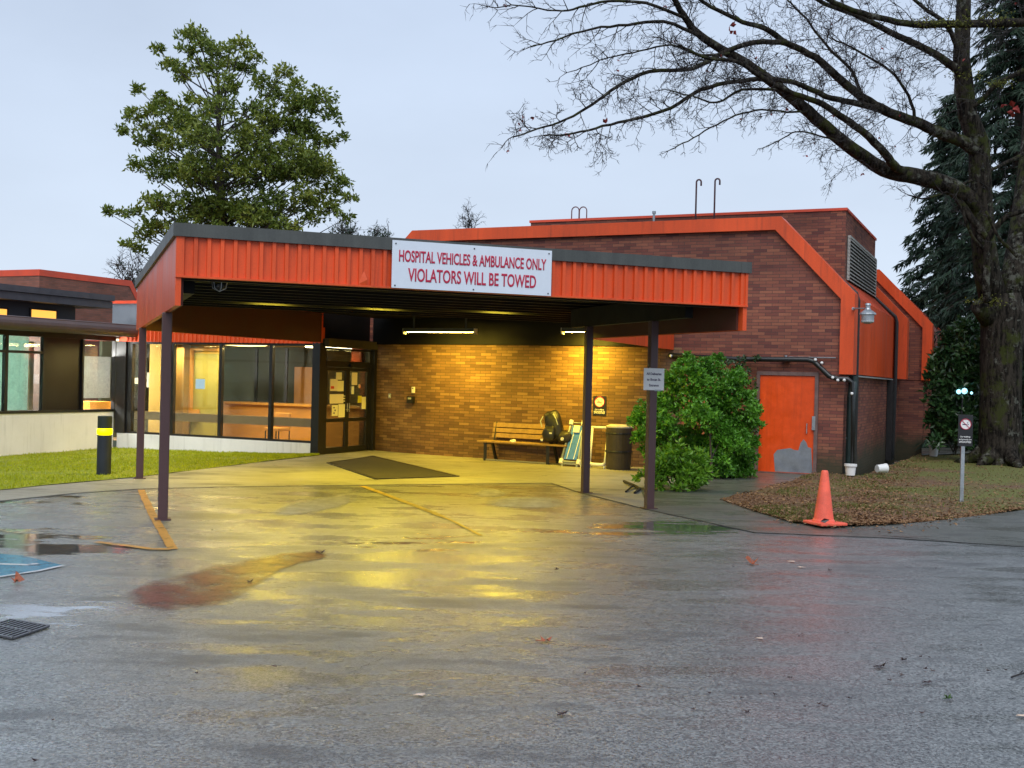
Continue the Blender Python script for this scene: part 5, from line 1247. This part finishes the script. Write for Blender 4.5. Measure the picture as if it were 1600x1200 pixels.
def limb(pts, r0, r1, d0, d1, n=8):
    P = [at(a, c, d0+(d1-d0)*k/(len(pts)-1)) for k, (a, c) in enumerate(pts)]
    Q = []
    for i in range(len(P)-1):
        for k in range(4):
            t = k/4; p0, p1, p2, p3 = P[max(i-1, 0)], P[i], P[i+1], P[min(i+2, len(P)-1)]
            Q.append(.5*((2*p1)+(p2-p0)*t+(2*p0-5*p1+4*p2-p3)*t*t+(3*p1-p0-3*p2+p3)*t**3)+rdir()*.012)
    Q.append(P[-1]); m = len(Q)
    br.tube(Q, [r0+(r1-r0)*(k/(m-1))**.8 for k in range(m)], n); return Q, r0, r1
def twig(p, d, L, r, lvl, droop=0.0):
    n_ = 5 if L > .5 else 3; P = [p]; q = p.copy(); dd = d.copy()
    for k in range(n_):
        dd = (dd+rdir()*.24+Vector((0, 0, -droop))).normalized(); q = q+dd*L/n_; P.append(q)
    tw.tube(P, [r*(1-.75*k/n_) for k in range(n_+1)], 3 if lvl > 0 else 4, False)
    if lvl < 3:
        nb = [6, 4, 3][lvl] if L > .25 else 2
        for k in range(nb):
            i = R.randint(1, n_); side = (P[i]-P[i-1]).normalized(); o_ = rdir(); o_ = (o_-side*o_.dot(side)).normalized()
            twig(P[i], (side*R.uniform(.6, 1.1)+o_*.9).normalized(), L*R.uniform(.38, .62), max(r*.6, .0055), lvl+1, droop*.7)
    else: tips.append(q)
def clothe(Q, step, L, r, f0=.0, up=0.0, droop=.03, outdir=None):
    acc = 0; tot = len(Q)
    for k in range(int(tot*f0), tot-1):
        acc += (Q[k+1]-Q[k]).length
        while acc > step:
            acc -= step*R.uniform(.7, 1.3); side = (Q[k+1]-Q[k]).normalized(); o_ = rdir(); o_.y *= .7; o_ = (o_-side*o_.dot(side)).normalized()
            fl = 1-.45*(k/tot); twig(Q[k], (side*.8+o_+Vector((0, 0, up))).normalized(), L*R.uniform(.5, 1.1)*fl, r, 0 if L > .9 else 1, droop)
    twig(Q[-1], (Q[-1]-Q[-2]).normalized(), L*.6, r, 1, droop)
limbs = [
 ([(1536,330),(1487,292),(1431,276),(1380,264),(1319,222),(1262,174),(1223,141),(1178,107),(1139,84),(1094,56),(1071,28),(1054,0),(1030,-40)], .26, .05, 26.4, 23.0, .25, 1.3, .02),
 ([(1410,268),(1397,259),(1375,231),(1336,197),(1285,163),(1240,146),(1195,124),(1150,96),(1100,90),(1060,70)], .13, .025, 25.6, 22.6, .3, 1.1, .02),
 ([(1528,240),(1510,225),(1471,208),(1431,191),(1386,174),(1347,152),(1307,118),(1274,90),(1229,67),(1195,45),(1161,34),(1110,10),(1070,-20)], .19, .035, 26.2, 24.2, .2, 1.2, .02),
 ([(1640,30),(1600,34),(1510,37),(1431,38),(1375,28),(1319,11),(1260,-20)], .13, .05, 24.5, 23.5, .1, 1.0, .02),
 ([(1510,130),(1499,112),(1459,84),(1403,56),(1347,28),(1290,6),(1240,-20)], .14, .04, 26.1, 25.0, .1, 1.1, .02),
 ([(1385,174),(1330,160),(1290,150),(1240,128),(1195,124),(1150,127),(1094,141),(1049,169),(992,186),(942,197),(897,208),(850,212)], .09, .016, 25.5, 21.5, .3, .95, .03),
 ([(1229,67),(1178,67),(1127,84),(1082,107),(1015,112),(964,135),(925,163),(886,186),(840,202),(801,214)], .075, .014, 24.6, 21.6, .2, .95, .03),
 ([(1094,56),(1037,34),(981,39),(925,45),(869,62),(829,73)], .05, .012, 23.6, 21.8, .1, .9, .0),
 ([(1071,28),(1010,5),(953,2),(905,12),(869,17),(812,8),(770,12)], .045, .010, 23.4, 21.8, .1, .9, .0),
 ([(1540,440),(1545,400),(1520,370),(1490,300),(1470,300)], .06, .03, 26.3, 26.0, .5, .5, 0),
 ([(1543,470),(1541,440),(1545,375),(1570,340),(1600,330)], .11, .06, 26.0, 25.4, .5, .6, 0),
 ([(1545,374),(1520,345),(1497,310)], .07, .10, 26.0, 26.2, .9, .3, 0),
 ([(1600,110),(1560,130),(1530,160),(1505,170)], .07, .05, 25.6, 26.0, .2, .9, 0),
 ([(1600,240),(1560,260),(1500,290),(1450,310),(1420,305)], .06, .015, 26.8, 25.4, .2, .8, .02),
 ([(1502,90),(1480,40),(1440,10),(1400,-30)], .08, .03, 26, 25, .1, 1.1, 0),
 ([(1262,174),(1230,175),(1190,172),(1150,180),(1110,200),(1075,220),(1050,233)], .03, .012, 24.3, 22.6, .2, .55, .03),
 ([(1319,222),(1290,215),(1250,205),(1225,215),(1195,230)], .03, .010, 24.8, 23.8, .3, .5, .02),
 ([(1223,141),(1160,140),(1120,160),(1080,150),(1040,140)], .04, .012, 24.0, 22.6, .1, .9, .02),
 ([(1139,84),(1090,85),(1050,70),(1000,80),(950,90),(900,110)], .035, .010, 23.6, 22, .1, .9, .02),
 ([(1347,152),(1330,110),(1290,70),(1260,30),(1230,0)], .05, .02, 25.4, 25, .1, 1.1, 0),
 ([(1431,191),(1420,150),(1390,110),(1340,80),(1300,60)], .05, .02, 25.8, 25.4, .1, 1.0, 0),
 ([(1590,400),(1560,370),(1540,330)], .05, .03, 25.5, 25.3, .2, .7, 0),
]
for P, r0, r1, d0, d1, f0, L, dr0 in limbs:
    Q, _, _ = limb(P, r0*.9, r1*.95, d0, d1); clothe(Q, .22, L, .013, f0, 0, dr0)
# upper crown beyond the frame, carried by the two stems
for (sx, sy, D) in ((1510, -60, 26), (1514, -160, 26), (1620, 0, 27.8), (1626, -120, 28)):
    for k in range(3):
        a = R.uniform(0, 6.28); p = at(sx, sy-R.uniform(0, 60), D); P = [p]; d = Vector((math.cos(a), math.sin(a), .5)).normalized()
        for i in range(5): d = (d+rdir()*.2).normalized(); P.append(P[-1]+d*.8)
        br.tube(P, [.08, .065, .05, .04, .03, .015], 6); clothe(P, .5, 1.1, .012, 0, .1, 0)
trunk_o = tr.build('trunk', BARK, bt, smooth=True); br.build('limbs', BARK, bt, smooth=True); tw.build('twigs', TWIG, bt)
wl_ = MB()
R.shuffle(tips)
for q in tips[:60]:
    for k in range(2): wl_.leaf(q, (rdir()+Vector((0, 0, -.8))).normalized(), rdir(), .075, .05)
for px, py, D, sz in ((1227, 172, 24, .13), (1583, 168, 24.5, .2), (1570, 163, 24.6, .12), (1140, 40, 23.8, .16), (1146, 48, 23.8, .12), (1583, 175, 24.5, .14), (888, 208, 22, .1), (835, 183, 22, .1), (817, 186, 22, .08), (947, 193, 22.5, .12)):
    q = at(px, py, D)
    for k in range(3): wl_.leaf(q, (rdir()+Vector((0, 0, -.5))).normalized(), rdir(), sz, sz*.7)
wl_.build('withered_leaves', basic('withered_red_leaf', (.22, .025, .02), .6, var=.4), bt)
mo = MB()
for px, py, D, rr in ((1540, 470, 26.2, .22), (1508, 118, 25.9, .2), (1550, 30, 24.1, .25), (1490, 36, 24.0, .2), (1440, 36, 24.0, .15), (1565, 130, 25.5, .15)):
    for k in range(140): q = at(px, py, D)+Vector((R.gauss(0, rr), R.gauss(0, rr*.5), R.gauss(0, rr*.3))); mo.leaf(q, rdir(), rdir(), .06, .03)
mo.build('moss', foliage('bright_moss', (.06, .07, .008), (.12, .13, .015), (.20, .20, .02), .8, .1, 4), bt)

# conifers behind
def conifer(px, D, h, rmax, label, z0=.1, seed=1, nlev=42, tilt=.0):
    p = at(px, 610, D); p.z = -.3; o = thing('fir_tree', p, label, 'tree', 'dark firs behind the brick hall')
    b = MB(); b.tube([p, p+Vector((0, 0, h*.5)), p+Vector((0, 0, h))], [.38, .22, .03], 10); b.build('trunk', BARKD, o, smooth=True)
    fo = MB(); bb = MB()
    for k in range(nlev):
        z = 1.2+(h-1.5)*(k/nlev)+R.uniform(-.1, .1); f = 1-(z/h); L = rmax*(f**.75)*R.uniform(.75, 1.1)+.25
        nb = 7
        for j in range(nb):
            a = 2*math.pi*(j/nb)+k*.7+R.uniform(-.25, .25); d = Vector((math.cos(a), math.sin(a), 0)); l = L*R.uniform(.7, 1.15)
            P = [p+Vector((0, 0, z))+d*l*t+Vector((0, 0, l*(.18*t-.62*t*t)*1.0+.12*l*t**3)) for t in (0, .25, .5, .75, 1)]
            bb.tube(P, [.035, .028, .02, .014, .006], 4, False)
            for i in range(int(l*21)+4):
                t = (R.random()**.7); seg = min(3, int(t*4)); q = P[seg].lerp(P[seg+1], t*4-seg); sd_ = Vector((-d.y, d.x, 0))*R.choice((-1, 1))
                dr = (d*.5+sd_*R.uniform(.1, .9)+Vector((0, 0, -R.uniform(.3, 1.1)))).normalized()
                for w in range(3): fo.leaf(q+rdir()*.07, (dr+rdir()*.35).normalized(), rdir(), R.uniform(.22, .42), R.uniform(.04, .075))
    bb.build('branches', BARKD, o); fo.build('crown', FIR, o)
conifer(1480, 40, 13.2, 2.75, 'dark fir with drooping sprays directly behind the hall corner', nlev=44)
conifer(1585, 33, 18.0, 3.1, 'taller dense fir standing behind the bare tree trunk', nlev=48)

def shrub(name, label, cat, base, blobs, D, leafL, leafW, mat, dens, seed=0, stems=True, tuftn=(5, 9), depth=1.0, cardn=None, clump=True):
    o = thing(name, base, label, cat); fo = MB(); st_ = MB()
    for bi, (px, py, r_) in enumerate(blobs):
        r = r_*D/1740; c = at(px, py, D); c.y += R.uniform(-.35, .45)*depth
        if c.z < r*.5: c.z = max(c.z, .12)
        if stems and bi % 7 == 0: st_.tube([Vector((base.x+R.uniform(-.2, .2), base.y+R.uniform(-.1, .2), .0)), base.lerp(c, .5)+rdir()*.1, c], [.022, .015, .005], 5, False)
        for k in range(int(dens*(r/.3)**2)):
            d = rdir(-.7); q = c+d*r*R.uniform(.3, 1.05)
            if q.z < .05 or (clump and d.length*noise.noise(q*2.6) < -.26 and (q-c).length > r*.7): continue
            tuft(fo, q, (d+Vector((0, 0, .4))).normalized(), R.randint(*tuftn), leafL, leafW, .9)
    if stems: st_.build('stems', BARKD, o)
    fo.build('foliage', mat, o); return o
sb = [(1120,700,20),(1140,715,20),(1100,715,18),(1160,735,14),(1130,740,18),(1165,700,14),(1150,670,18),(1125,680,20),(1060,752,16),(1090,755,18),(1120,752,20),(1150,748,18),(1170,738,16),(1178,690,12),(1182,665,10),(1012,680,16),(1022,705,16),(1075,560,9),(1118,560,8),(1150,585,12),(1075,585,26),(1110,582,24),(1052,600,22),(1140,600,24),(1090,610,32),(1130,625,30),(1160,625,22),(1045,630,28),(1020,640,22),(1085,650,34),(1125,655,32),(1160,660,24),(1175,645,14),(1005,655,18),(992,660,12),(1035,665,26),(1070,685,30),(1110,695,30),(1145,695,26),(1170,690,16),(1000,685,12),(1030,690,20),(1120,725,24),(1155,725,22),(1080,715,24),(1168,712,12),(1066,570,12),(1100,568,12)]
shrub('large_shrub', 'large rounded green shrub between the litter bin and orange door', 'shrub', G(1100, 752)+Vector((0, .2, 0)), sb, 21.4, .085, .048, SHRUB, 125, tuftn=(6, 10))
sb2 = [(1035,722,20),(1060,715,22),(1085,722,22),(1045,742,20),(1075,742,22),(1095,745,16),(1020,738,14),(1058,757,16),(1030,755,14),(1088,757,12),(1008,748,10),(1102,735,12)]
shrub('low_shrub', 'low yellow green shrub in front of the large green shrub', 'shrub', G(1060, 770)+Vector((0, .3, 0)), sb2, 18.6, .12, .055, SHRUB2, 75, tuftn=(6, 9), depth=.5)
rb = [(1500,515,16),(1520,530,14),(1485,535,16),(1505,550,20),(1478,560,14),(1525,560,14),(1490,580,22),(1518,590,20),(1465,575,10),(1460,592,10),(1480,610,22),(1512,632,20),(1470,635,16),(1495,645,22),(1525,625,14),(1462,655,12),(1485,668,18),(1515,665,18),(1530,650,10),(1475,683,12),(1500,688,14),(1458,625,8),(1450,612,7),(1522,690,12),(1456,690,8),(1530,600,12),(1505,675,18)]
shrub('broadleaf_bush', 'dark glossy broadleaf bush between the orange bays and tree trunk', 'bush', G(1500, 715)+Vector((0, .4, 0)), rb, 28.0, .20, .10, RHODO, 45, tuftn=(6, 9), depth=1.2)
# dark hedge far behind the trunk at right
hb_ = [(1560+R.uniform(-90, 330), 560+R.uniform(0, 110), R.uniform(22, 36)) for _ in range(60)]
hb_ += [(1480+R.uniform(0, 60), 640+R.uniform(0, 40), 20) for _ in range(8)]
shrub('boundary_hedge', 'dense dark hedge far behind the big tree trunk', 'hedge', at(1640, 640, 46), hb_, 46, .34, .16, RHODO, 9, stems=False, tuftn=(6, 9), depth=3)
# bare tree tops far behind roof
def far_bare(px, py, D, h, label, leafy=False):
    global tw
    p = at(px, py, D); base = Vector((p.x, p.y, -.5)); o = thing('distant_tree', base, label, 'tree', 'small tree tops beyond the roofs'); tw = MB(); m = MB(); m.tube([base, p-Vector((0, 0, h*.6))], [.18, .07], 6); m.build('trunk', BARKD, o)
    for k in range(9): twig(p-Vector((0, 0, h*R.uniform(.4, .7))), (Vector((0, 0, 1))+rdir()*.7).normalized(), h*R.uniform(.5, .9), .03, 0, 0)
    tw.build('branches', TWIG if not leafy else BARKD, o)
    if leafy:
        f = MB()
        for k in range(70): tuft(f, p+Vector((R.gauss(0, h*.3), R.gauss(0, h*.3), R.gauss(0, h*.22)-h*.2)), Vector((0, 0, 1)), 5, .16, .05)
        f.build('crown', FIR, o)
far_bare(733, 343, 60, 1.2, 'faint bare tree top over the left end of the orange parapet')
far_bare(592, 366, 50, .8, 'tiny tree top peeking over the canopy roof beside the sign', True)
far_bare(540, 358, 45, 1.1, 'thin dark tree top at the right foot of the magnolia crown', True)
far_bare(205, 425, 44, 1.6, 'grey green shrub top between the red coping and canopy corner', True)

ib = [(1150,575,10),(1165,582,12),(1172,600,12),(1178,560,8),(1160,565,10),(1176,625,10),(1174,650,9),(1176,675,9),(1174,700,10),(1172,725,10),(1135,566,8),(1120,563,7)]
shrub('wall_ivy', 'dark scrubby ivy on the brick between the large shrub and orange door', 'ivy', gp(-2.1, -.15), ib, 22.75, .07, .045, RHODO, 60, stems=False, tuftn=(5, 8), depth=.2)
